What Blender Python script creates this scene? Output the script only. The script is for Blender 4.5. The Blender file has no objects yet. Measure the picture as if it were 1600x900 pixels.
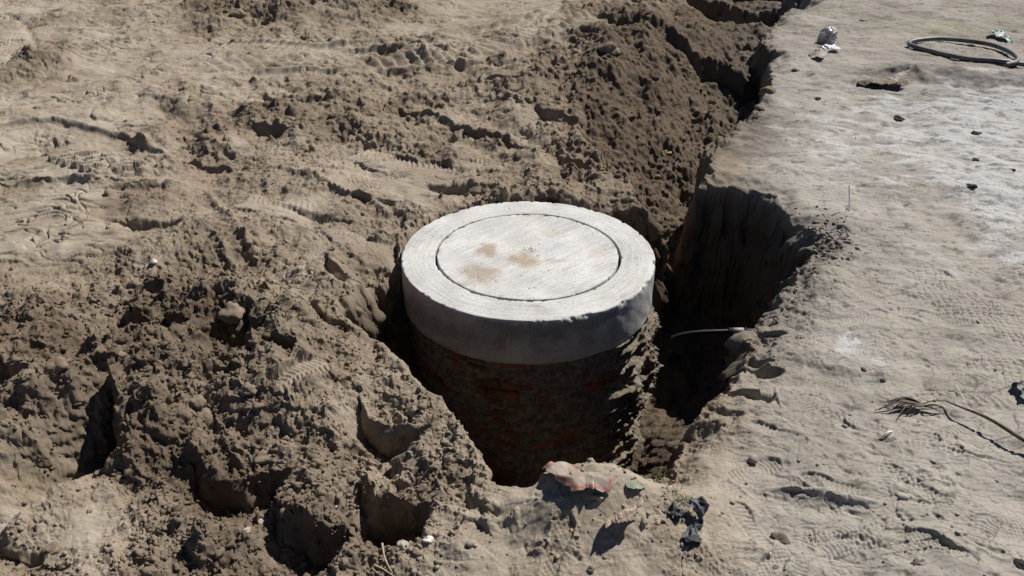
import bpy, bmesh, math, random
import numpy as np
from mathutils import Vector, Matrix, noise as mnoise

# ------------------------------------------------------------------ camera, world, sun
scene = bpy.context.scene
C = scene.collection
CAM_H = 2.7
PITCH = math.radians(30.2)
FPX = 1350.0
cam_d = bpy.data.cameras.new('camera')
cam = bpy.data.objects.new('camera', cam_d)
C.objects.link(cam)
cam.location = (0, 0, CAM_H)
cam.rotation_euler = (math.radians(90) - PITCH, 0, 0)
cam_d.sensor_width = 36
cam_d.lens = FPX / 1600 * 36
cam_d.clip_end = 2000
cam_d.dof.use_dof = True
cam_d.dof.focus_distance = 5.2
cam_d.dof.aperture_fstop = 13.0
scene.camera = cam

SUN_AZ = math.radians(48)      # to the right of straight-ahead (+Y)
SUN_EL = math.radians(48)
world = bpy.data.worlds.new('World')
scene.world = world
world.use_nodes = True
wn = world.node_tree
bg = wn.nodes['Background']
sky = wn.nodes.new('ShaderNodeTexSky')
sky.sky_type = 'NISHITA'
sky.sun_disc = False
sky.sun_elevation = SUN_EL
sky.sun_rotation = SUN_AZ
sky.dust_density = 0.15
sky.air_density = 0.55
sky.altitude = 1500
wn.links.new(sky.outputs[0], bg.inputs[0])
bg.inputs[1].default_value = 0.05
sd = bpy.data.lights.new('sun', 'SUN')
sd.energy = 5.0
sd.angle = math.radians(0.53)
sd.color = (1.0, 0.95, 0.88)
sun = bpy.data.objects.new('sun', sd)
C.objects.link(sun)
sdir = Vector((math.sin(SUN_AZ) * math.cos(SUN_EL), math.cos(SUN_AZ) * math.cos(SUN_EL), math.sin(SUN_EL)))
sun.rotation_euler = sdir.to_track_quat('Z', 'Y').to_euler()
sun.location = sdir * 20
scene.view_settings.view_transform = 'Standard'
scene.view_settings.look = 'None'
scene.view_settings.exposure = 0.25
scene.view_settings.gamma = 1.0

rnd = random.Random(7)
f32 = np.float32

# ------------------------------------------------------------------ noise in numpy
def hsh(ix, iy, seed):
    h = (ix.astype(np.int64) * 374761393 + iy.astype(np.int64) * 668265263 + seed * 1274126177) & 0xffffffff
    h = ((h ^ (h >> 13)) * 1274126177) & 0xffffffff
    h = ((h ^ (h >> 16)) * 2246822519) & 0xffffffff
    return (h ^ (h >> 15)) & 0xffffffff

TAB = 512
_rs = np.random.RandomState(11)
_ang = _rs.rand(TAB, TAB).astype(f32) * 2 * np.pi
GX, GY = np.cos(_ang), np.sin(_ang)
def gn(x, y, seed=0):
    x = x + seed * 17.37; y = y + seed * 9.71
    xi = np.floor(x); yi = np.floor(y)
    fx = (x - xi).astype(f32); fy = (y - yi).astype(f32)
    ix = xi.astype(np.int32) & 511; iy = yi.astype(np.int32) & 511
    jx = (ix + 1) & 511; jy = (iy + 1) & 511
    u = fx * fx * fx * (fx * (fx * 6 - 15) + 10); v = fy * fy * fy * (fy * (fy * 6 - 15) + 10)
    a = GX[ix, iy] * fx + GY[ix, iy] * fy
    b = GX[jx, iy] * (fx - 1) + GY[jx, iy] * fy
    c = GX[ix, jy] * fx + GY[ix, jy] * (fy - 1)
    d = GX[jx, jy] * (fx - 1) + GY[jx, jy] * (fy - 1)
    return ((a + (b - a) * u) * (1 - v) + (c + (d - c) * u) * v) * 1.45
def fbm(x, y, freq, octv, seed=0, gain=0.5):
    s = 0; a = 1.0
    for o in range(octv):
        s = s + a * gn(x * freq, y * freq, seed + o * 3)
        freq *= 2.03; a *= gain
    return s
RT = [_rs.rand(TAB, TAB).astype(f32) for _ in range(4)]
def clods(x, y, cell, seed, dens, rmin=0.22, rmax=0.62, squash=1.0):
    """rounded lumps, one per cell at most: returns height in metres"""
    X = x / cell + seed * 13.7; Y = y / cell + seed * 5.3
    xi = np.floor(X).astype(np.int32); yi = np.floor(Y).astype(np.int32)
    fx = (X - xi).astype(f32); fy = (Y - yi).astype(f32)
    best = np.zeros_like(fx)
    for dx in (-1, 0, 1):
        for dy in (-1, 0, 1):
            ix = (xi + dx) & 511; iy = (yi + dy) & 511
            px = RT[0][ix, iy] + dx - fx; py = RT[1][ix, iy] + dy - fy
            q = RT[2][ix, iy]
            r = rmin + (rmax - rmin) * q * q
            el = (RT[3][ix, iy] - 0.5) * 1.2
            d2 = (px * px * (1 + el) + py * py * (1 - el) + 0.5 * el * px * py) / (r * r)
            h = np.sqrt(np.clip(1 - d2, 0, 1)) * r * (RT[1][iy, ix] < dens)
            np.maximum(best, h, out=best)
    return best * cell * squash

def sstep(a, b, x):
    t = np.clip((x - a) / (b - a), 0, 1)
    return t * t * (3 - 2 * t)

# ------------------------------------------------------------------ photograph map <-> ground
cp, sp_ = math.cos(PITCH), math.sin(PITCH)
def ray(px, py):
    a = (px - 800) / FPX; b = (450 - py) / FPX
    return Vector((a, cp + b * sp_, -sp_ + b * cp))
def G(px, py, z=0.0):
    d = ray(px, py)
    t = (z - CAM_H) / d.z
    return (d.x * t, d.y * t)
def to_px(x, y, z=0.0):
    dz = z - CAM_H
    depth = y * cp - dz * sp_
    up = y * sp_ + dz * cp
    return 800 + FPX * x / depth, 450 - FPX * up / depth

# ------------------------------------------------------------------ ground grid
def axis(core0, core1, stepf, outer):
    v = [core0]
    while v[-1] < core1:
        v.append(v[-1] + stepf(v[-1]))
    return v
ys = axis(2.0, 14.5, lambda y: 0.0034 * (y / 2.4) ** 1.05, None)
pre = [-260, -80, -25, -8, -3, -1, 0, 0.6, 1.0, 1.3, 1.5, 1.65, 1.76, 1.85, 1.92, 1.97]
post = [];  y_ = ys[-1]; s_ = 0.05
while y_ < 700:
    s_ *= 1.18; y_ += s_; post.append(y_)
YS = np.array(pre + ys + post)
NU = 1500
ulo, uhi = -0.74, 0.74
core = np.linspace(ulo, uhi, NU)
ext = []
u_ = uhi; s_ = core[1] - core[0]
while u_ < 60:
    s_ *= 1.25; u_ += s_; ext.append(u_)
US = np.concatenate([-np.array(ext[::-1]), core, np.array(ext)])
def wid(y):
    return np.maximum(y, 1.7) + 0.9
Y, U = np.meshgrid(YS, US, indexing='ij')
X = (U * wid(Y)).astype(f32)
Y = Y.astype(f32)
NR, NC = X.shape
core_m = (Y > 1.9) & (Y < 17)
PX, PY = to_px(X, Y)
PXc = np.clip(PX, -400, 2000); PYc = np.where(Y < 1.0, 1400, np.clip(PY, -200, 1400))

# region digits, one per 40 x 40 px of the photograph's plan: how cloddy the earth is
ROUGH = [
"1112333577777777111111444666666222222222",
"1112222255333344432222777777772222222222",
"2662111111111144333347777777772122222223",
"1221113322444555555567777777771113556666",
"1222113356666666443335777777773101111111",
"1222134664346666553336777777763101111111",
"1111222454444333333343777777431101111111",
"1111444443333222235566555555553110111111",
"1112344444433344455555555555555210001111",
"1124555555433444455555555555555621100111",
"3456666665544555555555555555555431100111",
"5677777777655566555555555555555431111111",
"5677888887665566655555555555554321111111",
"7788888888766655555555555555543211111111",
"7888888888766655445555555555432111111111",
"7788887887656554445555555555332111111111",
"7777888877755455555555555554321111111111",
"6655788888766566665555555543221111111111",
"4323678888877766774333332232111111111111",
"2322366888887767754322222222111111111111",
"2222346777777777643222222232211111111111",
"3222466677777775432222222233222111111111",
"5433566777776654322222222233222212111111",
]
RG = np.array([[int(c) for c in r] for r in ROUGH], dtype=f32)
def sample_grid(A, px, py):
    nr, nc = A.shape
    gx = np.clip(px / 40 - 0.5, 0, nc - 1.001); gy = np.clip(py / 40 - 0.5, 0, nr - 1.001)
    ix = gx.astype(int); iy = gy.astype(int); fx = gx - ix; fy = gy - iy
    fx = fx * fx * (3 - 2 * fx); fy = fy * fy * (3 - 2 * fy)
    return (A[iy, ix] * (1 - fx) + A[iy, ix + 1] * fx) * (1 - fy) + (A[iy + 1, ix] * (1 - fx) + A[iy + 1, ix + 1] * fx) * fy
wx = fbm(X, Y, 1.7, 3, 1) * 26; wy = fbm(X, Y, 1.7, 3, 2) * 18
rough = sample_grid(RG, PXc + wx, PYc + wy).astype(f32)
rough = np.clip(rough + fbm(X, Y, 2.2, 3, 5) * 1.1, 0, 9) / 9.0
_c = sstep(0.30, 0.55, fbm(X, Y, 1.9, 4, 8, 0.6)) * sstep(1120, 1000, PXc)
rough = np.clip(rough + _c * 0.20 * (rough < 0.5), 0, 1).astype(f32)      # crumbs dropped in drifts on the tracked ground

def sdpoly(px_pts, noise_amp=0.0, freq=4, seed=0, z=0.0):
    """signed distance in metres (positive inside) to a polygon given by photograph points"""
    P = [G(a, b, z) for a, b in px_pts]
    xs = [p[0] for p in P]; yy = [p[1] for p in P]
    out = np.full(X.shape, -9.0, f32)
    rows = np.where((YS > min(yy) - 1.2) & (YS < max(yy) + 1.2))[0]
    r0, r1 = rows[0], rows[-1] + 1
    x = X[r0:r1]; y = Y[r0:r1]
    d = np.full(x.shape, 1e9, f32); ins = np.zeros(x.shape, bool)
    n = len(P)
    for i in range(n):
        ax, ay = P[i]; bx, by = P[(i + 1) % n]
        ex, ey = bx - ax, by - ay
        t = np.clip(((x - ax) * ex + (y - ay) * ey) / (ex * ex + ey * ey), 0, 1)
        dd = (x - ax - t * ex) ** 2 + (y - ay - t * ey) ** 2
        np.minimum(d, dd, out=d)
        if ay != by:
            c = ((ay <= y) != (by <= y)) & (x < ax + (y - ay) / (by - ay) * ex)
            ins ^= c
    sdv = np.sqrt(d) * np.where(ins, 1, -1)
    if noise_amp:
        sdv = sdv + fbm(x, y, freq, 4, seed, 0.55) * noise_amp
    out[r0:r1] = sdv
    return out
def sdline(px_pts, z=0.0):
    """(distance to a polyline in metres, side sign, position along it 0..1)"""
    P = [G(a, b, z) for a, b in px_pts]
    d = np.full(X.shape, 1e9, f32); side = np.zeros(X.shape, f32); along = np.zeros(X.shape, f32)
    L = [0]
    for i in range(len(P) - 1):
        L.append(L[-1] + math.dist(P[i], P[i + 1]))
    for i in range(len(P) - 1):
        ax, ay = P[i]; bx, by = P[i + 1]
        ex, ey = bx - ax, by - ay
        t = np.clip(((X - ax) * ex + (Y - ay) * ey) / (ex * ex + ey * ey), 0, 1)
        dd = (X - ax - t * ex) ** 2 + (Y - ay - t * ey) ** 2
        m = dd < d
        d[m] = dd[m]
        side[m] = np.sign(ex * (Y - ay) - ey * (X - ax))[m]
        along[m] = (L[i] + t * (L[i + 1] - L[i]))[m]
    return np.sqrt(d), side, along, L[-1]

Z = np.zeros(X.shape, f32)
# broad relief
Z += fbm(X, Y, 0.35, 3, 21) * 0.05 * sstep(1200, 700, PXc)
def mound(px, py, rx, ry, h, rot=0, p=1.0, wob=0.25, seed=0):
    cx, cy = G(px, py)
    a = math.radians(rot); ca, sa = math.cos(a), math.sin(a)
    dx = X - cx; dy = Y - cy
    m = (np.abs(dx) < 3 * max(rx, ry)) & (np.abs(dy) < 3 * max(rx, ry))
    dxm = dx[m]; dym = dy[m]
    n = fbm(X[m], Y[m], 1.4 / min(rx, ry) * 0.5, 3, seed + 40) * wob
    u = (dxm * ca + dym * sa) / rx; v = (-dxm * sa + dym * ca) / ry
    q = np.maximum(u * u + v * v + n * 0.6, 0)
    Z[m] += h * np.exp(-q ** p)
def scoop(px, py, w, L, depth, rot=0, seed=0, sharp=0.05, rag=0.35):
    """a dug hollow: abrupt lip at its far side (px,py is the middle of the lip), rising gently towards the near side"""
    cx, cy = G(px, py)
    a = math.radians(rot); ca, sa = math.cos(a), math.sin(a)
    R = 1.6 * max(w, L)
    dx = X - cx; dy = Y - cy
    m = (np.abs(dx) < R) & (np.abs(dy) < R)
    x = X[m]; y = Y[m]; dx = dx[m]; dy = dy[m]
    u = dx * ca + dy * sa
    v = dx * sa - dy * ca
    v = v + fbm(x, y, 3.2, 3, seed + 60, 0.6) * 0.10 * min(L, 0.6) * (1 + rag) + (u / w) ** 2 * L * 0.45
    u = u + fbm(x, y, 3.0, 3, seed + 63) * 0.06
    env = np.where(u > 0, sstep(1.0, 0.62, np.abs(u) / (w * 0.5) * 0.8), sstep(1.9, 0.0, np.abs(u) / (w * 0.5)))
    sharp = sharp * (1 + max(0, cy - 5) * 0.35)
    prof = sstep(0, sharp, v) * np.clip(1 - v / L, 0, 1) ** 1.2
    Z[m] -= depth * 1.3 * env * prof

# heap on the left and its dips
mound(190, 590, 1.1, 0.65, 0.20, 10, seed=1)
mound(520, 620, 0.55, 0.5, 0.10, -30, seed=2)
mound(680, 660, 0.35, 0.22, 0.06, -50, seed=3)
mound(360, 480, 0.30, 0.2, 0.07, 0, seed=4)
mound(560, 800, 0.55, 0.3, 0.06, 20, seed=5)
mound(1000, 830, 0.5, 0.28, 0.05, 0, seed=6)
mound(900, 790, 0.34, 0.22, 0.12, 0, seed=61, wob=.1)
mound(975, 775, 0.22, 0.15, 0.06, 0, seed=62, wob=.1)
mound(470, 200, 0.65, 0.5, 0.10, 0, seed=7)
mound(490, 20, 1.9, 1.0, 0.26, 0, seed=8)
mound(75, 108, 0.45, 0.35, 0.27, 0, seed=9)
mound(170, 28, 0.7, 0.35, 0.14, 0, seed=10)
mound(245, 222, 0.18, 0.22, 0.13, 0, seed=11)
mound(665, 92, 0.50, 0.22, 0.24, -8, seed=12, wob=.12)
mound(290, 135, 0.4, 0.3, 0.08, 0, seed=13)
mound(1390, 118, 0.5, 0.30, 0.10, 0, seed=141)
mound(1475, 122, 0.4, 0.22, 0.08, 0, seed=144)
mound(1545, 126, 0.45, 0.22, 0.08, 0, seed=142)
mound(1610, 126, 0.4, 0.22, 0.07, 0, seed=143)
mound(1080, 80, 0.9, 0.9, 0.10, 0, seed=15)
mound(960, 50, 1.0, 1.6, 0.32, 20, seed=16)
mound(920, 120, 0.7, 1.0, 0.16, 0, seed=17)
mound(760, 300, 0.5, 0.25, 0.05, 0, seed=18)
mound(430, 340, 0.6, 0.3, 0.05, 0, seed=19)
for i, (px, py, w, L, dp, rot) in enumerate([
    (195, 668, 0.34, 1.1, 0.34, -32), (365, 752, 0.42, 0.35, 0.17, -12), (478, 838, 0.30, 0.4, 0.2, -20),
    (618, 778, 0.34, 0.36, 0.24, -25), (618, 672, 0.30, 0.30, 0.15, -30), (215, 505, 0.34, 0.5, 0.20, -35),
    (285, 520, 0.26, 0.4, 0.14, -30), (412, 525, 0.30, 0.6, 0.26, -40), (700, 20, 0.6, 0.3, 0.05, 0), (330, 250, 0.5, 0.3, 0.07, -20), (230, 350, 0.5, 0.2, 0.06, -10), (455, 585, 0.2, 0.2, 0.08, -20),
    (20, 590, 0.3, 0.4, 0.06, -20), (40, 862, 0.22, 0.2, 0.06, -20), (455, 150, 0.7, 0.5, 0.09, -25),
    (425, 205, 0.5, 0.4, 0.09, -25), (545, 205, 0.18, 0.45, 0.12, -10), (65, 88, 0.6, 0.5, 0.15, -10),
    (640, 86, 1.3, 0.5, 0.13, -6), (790, 125, 0.6, 0.3, 0.09, -35), (880, 175, 0.6, 0.4, 0.12, -30),
    (905, 250, 0.5, 0.35, 0.14, -55), (640, 400, 0.4, 0.6, 0.14, -45), (725, 296, 0.5, 0.3, 0.10, 0), (1188, 545, 0.13, 0.12, 0.07, -60), (1200, 562, 0.16, 0.16, 0.08, -30), (1165, 612, 0.22, 0.16, 0.07, -30), (1130, 648, 0.13, 0.1, 0.05, -30),
    (960, 62, 0.5, 0.4, 0.16, -20), (1385, 122, 0.55, 0.35, 0.07, 0), (480, 335, 0.5, 0.18, 0.05, -30),
    (590, 318, 0.4, 0.2, 0.05, -30), (130, 18, 0.8, 0.35, 0.08, -10), (1000, 20, 0.7, 0.5, 0.22, -20),
    (540, 420, 0.35, 0.35, 0.07, -30), (520, 520, 0.25, 0.2, 0.06, -30), (760, 800, 0.18, 0.12, 0.05, -40)]):
    scoop(px, py, w, L, dp, rot, seed=i * 5)

# trench with spoil slope, upper part of the picture
tr = sdpoly([(1245, -30), (1238, 12), (1200, 55), (1215, 118), (1200, 165), (1150, 200), (1112, 228), (1108, 262), (1090, 312),
             (1000, 318), (960, 262), (900, 200), (880, 140), (930, 80), (1010, 40), (1080, -30)], 0.05, 2.5, 71)
# depth is measured from the trench's right-hand cut edge
ed, es, ea, eL = sdline([(1245, -40), (1238, 12), (1196, 60), (1212, 118), (1200, 165), (1150, 200), (1112, 228), (1108, 262), (1096, 300), (1090, 325)])
ed = ed + fbm(X, Y, 3.0, 4, 73) * 0.06
dmax = np.interp(PYc, [0, 60, 130, 200, 270, 330], [0.30, 0.20, 0.75, 0.85, 0.75, 0.55]).astype(f32)
inside = tr > 0
dep = dmax * sstep(0.0, 0.10, ed) * np.clip(1 - (ed - 0.42) / np.interp(PYc, [0, 130, 280], [1.8, 1.4, 0.8]), 0, 1) ** 1.1
Z -= np.where(inside, dep * sstep(0, 0.15, tr), 0)
# the two cut steps across the trench
scoop(1128, 84, 1.2, 1.0, 0.24, -8, seed=301, sharp=0.035)
scoop(1175, -14, 1.5, 1.3, 0.38, 0, seed=305, sharp=0.035)

# the wheel rut left of the spoil and other drawn ridges
def ridge(pts, w, h, seed=0, asym=0.0):
    global Z
    d_, s__, al, LL = sdline(pts)
    d_ = d_ + fbm(X, Y, 6, 2, seed + 80) * w * 0.25
    e = sstep(0, 0.2, al) * sstep(LL, LL - 0.2, al)
    Z += h * e * np.exp(-(np.maximum(d_, 0) / w) ** 2) * (1 + asym * s__)
ridge([(600, 150), (631, 163), (716, 190), (800, 218), (856, 254)], 0.035, 0.055, 1)
ridge([(625, 175), (700, 203), (760, 232), (820, 262)], 0.10, -0.05, 2)
ridge([(660, 150), (760, 178), (830, 205), (870, 245)], 0.14, -0.05, 3)
ridge([(250, 160), (290, 200), (310, 250)], 0.12, -0.07, 4)
ridge([(330, 150), (345, 205), (370, 245)], 0.08, 0.05, 5)
ridge([(1170, 765), (1250, 775), (1330, 782), (1400, 788)], 0.02, 0.03, 6)
ridge([(1170, 785), (1260, 795), (1350, 802)], 0.05, -0.012, 7)
ridge([(1230, 650), (1290, 690), (1330, 700)], 0.05, -0.015, 11)
ridge([(1410, 596), (1440, 604), (1475, 611), (1550, 616)], 0.008, -0.014, 12)
ridge([(0, 20), (40, 40), (60, 80), (10, 120)], 0.05, -0.03, 8)
ridge([(330, 365), (370, 420), (385, 440)], 0.02, 0.03, 9)
ridge([(380, 118), (520, 114), (640, 110), (760, 100), (850, 76), (960, 44)], 0.05, 0.06, 14)
ridge([(340, 72), (480, 78), (600, 74), (720, 54), (860, 38)], 0.05, 0.05, 15)
ridge([(0, 205), (100, 198), (200, 215), (275, 255)], 0.035, 0.045, 16)
ridge([(0, 296), (110, 288), (215, 298), (300, 290)], 0.04, 0.05, 17)
ridge([(400, 268), (500, 285), (580, 320), (620, 350)], 0.035, 0.04, 18)
ridge([(320, 300), (360, 345), (400, 400)], 0.03, 0.035, 19)
ridge([(540, 100), (640, 104), (720, 96), (830, 70), (960, 40)], 0.16, -0.05, 10)

# ------------------------------------------------------------------ the pit round the shaft
RC = (G(825, 502)[0] * 0 + 0.1, 5.096)
RR = 0.842
rc_depth = RC[1] * cp + CAM_H * sp_
RC = ((825 - 800) / FPX * rc_depth, RC[1])
pitd = sdpoly([(1000, 318), (1050, 296), (1110, 284), (1180, 288), (1215, 300), (1238, 332), (1288, 368), (1272, 400), (1242, 432), (1205, 482),
               (1188, 520), (1168, 560), (1150, 598), (1102, 632), (1080, 685), (1052, 738), (1012, 752), (965, 744), (900, 732), (858, 738), (822, 774),
               (778, 765), (738, 722), (706, 672), (660, 622), (604, 578), (562, 534), (538, 496), (578, 430), (634, 395), (660, 350), (740, 318), (850, 306), (940, 312)], 0.045, 3.0, 90)
pitd = pitd + fbm(X, Y, 12.0, 2, 93) * 0.008
rim_soft = sstep(-0.22, 0.0, pitd)
Z -= 0.045 * rim_soft ** 2 * sstep(700, 900, PXc)      # worn, rounded brink on the trodden side
ww = np.interp(PXc, [560, 700, 900, 1100, 1250], [0.22, 0.18, 0.20, 0.20, 0.26]).astype(f32)
pf = sstep(0, 1, np.clip(pitd / ww, 0, 1)) * 0.72 + 0.28 * np.clip(pitd / 0.7, 0, 1)
rdist = np.sqrt((X - RC[0]) ** 2 + (Y - RC[1]) ** 2)
floor = -1.42 + fbm(X, Y, 2.0, 3, 95) * 0.10
# earth still stands close behind and left of the ring
behind = sstep(RC[1] + 0.1, RC[1] + 0.6, Y) * sstep(1020, 960, PXc)
floor = floor * (1 - behind) + (-0.30) * behind
# earth heaped against the shaft low at its front right
gx, gy = G(975, 745)
lumpd = np.sqrt(((X - gx) / 0.30) ** 2 + ((Y - gy - 0.35) / 0.42) ** 2)
floor = floor + 0.75 * np.exp(-lumpd ** 2 * 1.1)
Zin = Z * (1 - pf) + floor * pf
Z = np.where(pitd > 0, Zin, Z)
Z = np.where(rdist < RR + 0.02, np.minimum(Z, -0.10), Z)
inpit = sstep(0, 0.06, pitd)

# ------------------------------------------------------------------ flattened patches with tread marks, prints
flat = np.zeros(X.shape, f32)
stamps = np.zeros(X.shape, f32)
def local(px, py, L, W, rot):
    cx, cy = G(px, py)
    R = max(L, W) * 0.75
    rows = np.where((YS > cy - R) & (YS < cy + R))[0]
    if len(rows) == 0: return None
    sl = slice(rows[0], rows[-1] + 1)
    a = math.radians(rot)
    dx = X[sl] - cx; dy = Y[sl] - cy
    u = dx * math.cos(a) + dy * math.sin(a); v = -dx * math.sin(a) + dy * math.cos(a)
    return sl, u, v
def tread(px, py, L, W, rot, pitch=0.06, kind='bars', amp=0.012, fl=0.9, curve=0.0, seed=0, lean=0.5):
    r = local(px, py, L, W, rot)
    if r is None: return
    sl, u, v = r
    v = v + curve * u * u + gn(u * 3, v * 3, seed) * 0.02
    u = u + gn(X[sl] * 6, Y[sl] * 6, seed + 2) * 0.014 + gn(X[sl] * 25, Y[sl] * 25, seed + 3) * 0.004
    v = v + fbm(X[sl], Y[sl], 5, 3, seed + 4) * 0.03
    m = sstep(1, 0.85, np.abs(u) / (L / 2)) * sstep(1, 0.88, np.abs(v) / (W / 2))
    if kind == 'bars':
        ph = (u + lean * np.abs(v)) / pitch
        pat = sstep(0.25, 0.4, np.abs((ph % 1) - 0.5))
        pat = pat * sstep(0.004, 0.012, np.abs(v))
    elif kind == 'lugs':
        ph = (u + lean * v) / pitch
        q = ph % 1
        pat = sstep(0.0, 0.75, q) * sstep(1.0, 0.9, q)
    elif kind == 'grid':
        a = np.abs(((u + v) / pitch % 1) - 0.5); b = np.abs(((u - v) / pitch % 1) - 0.5)
        pat = np.maximum(sstep(0.34, 0.44, a), sstep(0.34, 0.44, b)) * -1
    elif kind == 'waves':
        ph = (u + 0.03 * np.sin(v * 90)) / pitch
        pat = sstep(0.2, 0.4, np.abs((ph % 1) - 0.5))
    fade = 0.35 + 0.65 * sstep(-0.45, 0.15, fbm(X[sl], Y[sl], 4, 3, seed + 5))
    flat[sl] = np.maximum(flat[sl], m * fl)
    stamps[sl] += amp * pat * m * fade
def shoe(px, py, rot, L=0.29, kind=0, amp=0.010, seed=0):
    r = local(px, py, L, L, rot)
    if r is None: return
    sl, u, v = r
    hw = np.interp(u / L, [-0.5, -0.42, -0.2, 0.0, 0.2, 0.38, 0.5], [0.02, 0.033, 0.034, 0.032, 0.048, 0.042, 0.012])
    e = hw - np.abs(v)
    m = sstep(-0.004, 0.005, e) * sstep(0.5, 0.48, np.abs(u) / L)
    rimm = np.exp(-((e + 0.010) / 0.008) ** 2) * sstep(0.58, 0.50, np.abs(u) / L)
    if kind == 0: pat = sstep(0.2, 0.35, np.abs(((u + 0.3 * np.abs(v)) / 0.022 % 1) - 0.5))
    elif kind == 1: pat = np.maximum(sstep(.3, .42, np.abs(((u + v) / 0.026 % 1) - 0.5)), sstep(.3, .42, np.abs(((u - v) / 0.026 % 1) - 0.5)))
    else: pat = sstep(0.2, 0.4, np.abs(((np.sqrt(u * u + v * v)) / 0.02 % 1) - 0.5))
    fade = 0.3 + 0.7 * sstep(-0.5, 0.4, gn(X[sl] * 6, Y[sl] * 6, seed + 15))
    flat[sl] = np.maximum(flat[sl], m * 0.8 * fade)
    stamps[sl] += (-amp * m + amp * 0.75 * pat * m + rimm * amp * 0.3) * fade * 0.8
def paw(px, py, rot, s=1.0, amp=0.011):
    r = local(px, py, 0.2 * s, 0.2 * s, rot)
    if r is None: return
    sl, u, v = r
    for (a, b, ra, rb) in ((-0.012, 0, 0.017, 0.019), (0.018, -0.022, 0.011, 0.008), (0.03, -0.008, 0.012, 0.008), (0.03, 0.009, 0.012, 0.008), (0.017, 0.023, 0.011, 0.008)):
        q = ((u / s - a) / ra) ** 2 + ((v / s - b) / rb) ** 2
        stamps[sl] -= amp * np.exp(-q ** 1.5)
    stamps[sl] += 0.3 * amp * np.exp(-((np.sqrt(u * u + v * v) / s - 0.052) / 0.012) ** 2)
# left and back: tractor treads
tread(160, 262, 0.95, 0.36, -30, 0.10, 'lugs', 0.060, 0.97, 0.1, 1, -0.5)
tread(150, 250, 0.95, 0.36, -30, 0.10, 'lugs', 0.020, 0.97, 0.1, 51, -0.5)
tread(60, 270, 0.8, 0.4, -20, 0.085, 'lugs', 0.020, 0.7, 0.1, 2, -0.5)
tread(620, 100, 1.8, 0.35, 4, 0.14, 'lugs', 0.03, 0.95, 0.0, 5, 0.6)
tread(790, 72, 2.6, 0.5, 14, 0.18, 'lugs', 0.035, 0.95, 0.05, 6, 0.9)
tread(700, 85, 0.9, 0.5, 30, 0.16, 'waves', 0.03, 0.95, 0.6, 7)
tread(740, 50, 2.4, 0.5, 8, 0.2, 'lugs', 0.025, 0.95, 0.0, 8, -0.6)
tread(430, 100, 1.6, 0.5, 10, 0.17, 'lugs', 0.025, 0.9, 0.0, 9, 0.5)
tread(420, 80, 1.5, 0.4, 5, 0.10, 'lugs', 0.015, 0.85, 0.0, 10, -0.5)
tread(120, 75, 1.4, 0.4, 20, 0.10, 'lugs', 0.02, 0.8, 0.0, 11, 0.5)
tread(20, 80, 0.5, 2.4, 10, 0.045, 'bars', 0.010, 0.9, 0.0, 12, 0)
tread(590, 250, 0.6, 0.32, -40, 0.050, 'bars', 0.013, 0.9, 0.0, 13)
tread(670, 265, 0.5, 0.26, -25, 0.045, 'bars', 0.014, 0.9, 0.3, 14)
tread(640, 215, 0.4, 0.2, -25, 0.045, 'grid', 0.012, 0.9, 0.0, 15)
tread(545, 290, 0.5, 0.3, -35, 0.05, 'waves', 0.012, 0.85, 0.2, 16)
tread(760, 258, 0.35, 0.2, -20, 0.04, 'bars', 0.012, 0.9, 0.0, 17)
tread(690, 120, 0.5, 0.3, -20, 0.05, 'bars', 0.01, 0.7, 0.0, 18)
tread(500, 395, 0.32, 0.20, 60, 0.04, 'grid', 0.010, 0.95, 0.0, 19)
tread(430, 330, 0.6, 0.32, -20, 0.045, 'bars', 0.006, 0.9, 0.0, 20)
tread(590, 390, 0.35, 0.22, -10, 0.04, 'waves', 0.006, 0.8, 0.0, 21)
tread(478, 622, 0.34, 0.14, 52, 0.026, 'bars', 0.010, 0.97, 0.0, 22, 0.3)
tread(540, 370, 0.4, 0.2, -45, 0.04, 'bars', 0.008, 0.9, 0.0, 27, 0.2)
tread(800, 20, 2.6, 0.9, 5, 0.2, 'lugs', 0.008, 0.97, 0.0, 28, 0.9)
# right: tyre marks and shoe prints in the dust
tread(1560, 500, 1.1, 0.36, 125, 0.055, 'grid', 0.010, 0.7, 0.0, 30)
tread(1500, 455, 0.7, 0.2, 120, 0.05, 'grid', 0.007, 0.7, 0.0, 31)
tread(1590, 590, 0.5, 0.3, 120, 0.055, 'grid', 0.008, 0.7, 0.0, 32)
tread(1425, 618, 0.35, 0.16, 165, 0.05, 'grid', 0.006, 0.6, 0.0, 33)
tread(1520, 612, 0.45, 0.25, 170, 0.045, 'bars', 0.006, 0.6, 0.0, 34)
srnd = random.Random(5)
for i, (px, py, rot, k) in enumerate([(1383, 446, 160, 0), (1335, 455, 150, 2), (1440, 490, 170, 2), (1480, 500, 165, 2), (1405, 563, 10, 2), (1450, 520, 200, 0),
        (1300, 420, 20, 0), (1240, 520, 30, 0), (1290, 590, 160, 2), (1215, 680, 150, 0), (1350, 545, 30, 1), (1560, 810, 40, 2), (1590, 830, 40, 1),
        (1180, 735, 20, 2), (1300, 760, 160, 0), (1420, 680, 165, 1), (1500, 670, 20, 0), (1260, 640, 70, 1), (1390, 740, 60, 0), (1470, 860, 140, 1),
        (1330, 850, 20, 0), (1250, 870, 70, 2), (1530, 560, 20, 1), (1170, 830, 110, 0), (1400, 380, 80, 1), (1330, 370, 110, 2), (1480, 350, 30, 0),
        (1440, 300, 60, 1), (1540, 330, 80, 2), (1290, 300, 100, 0), (1560, 260, 10, 1), (1360, 240, 50, 0), (1050, 855, 30, 1), (760, 850, 140, 0), (870, 870, 70, 1)]):
    shoe(px, py, rot, 0.28, k, 0.0075, i)
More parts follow.
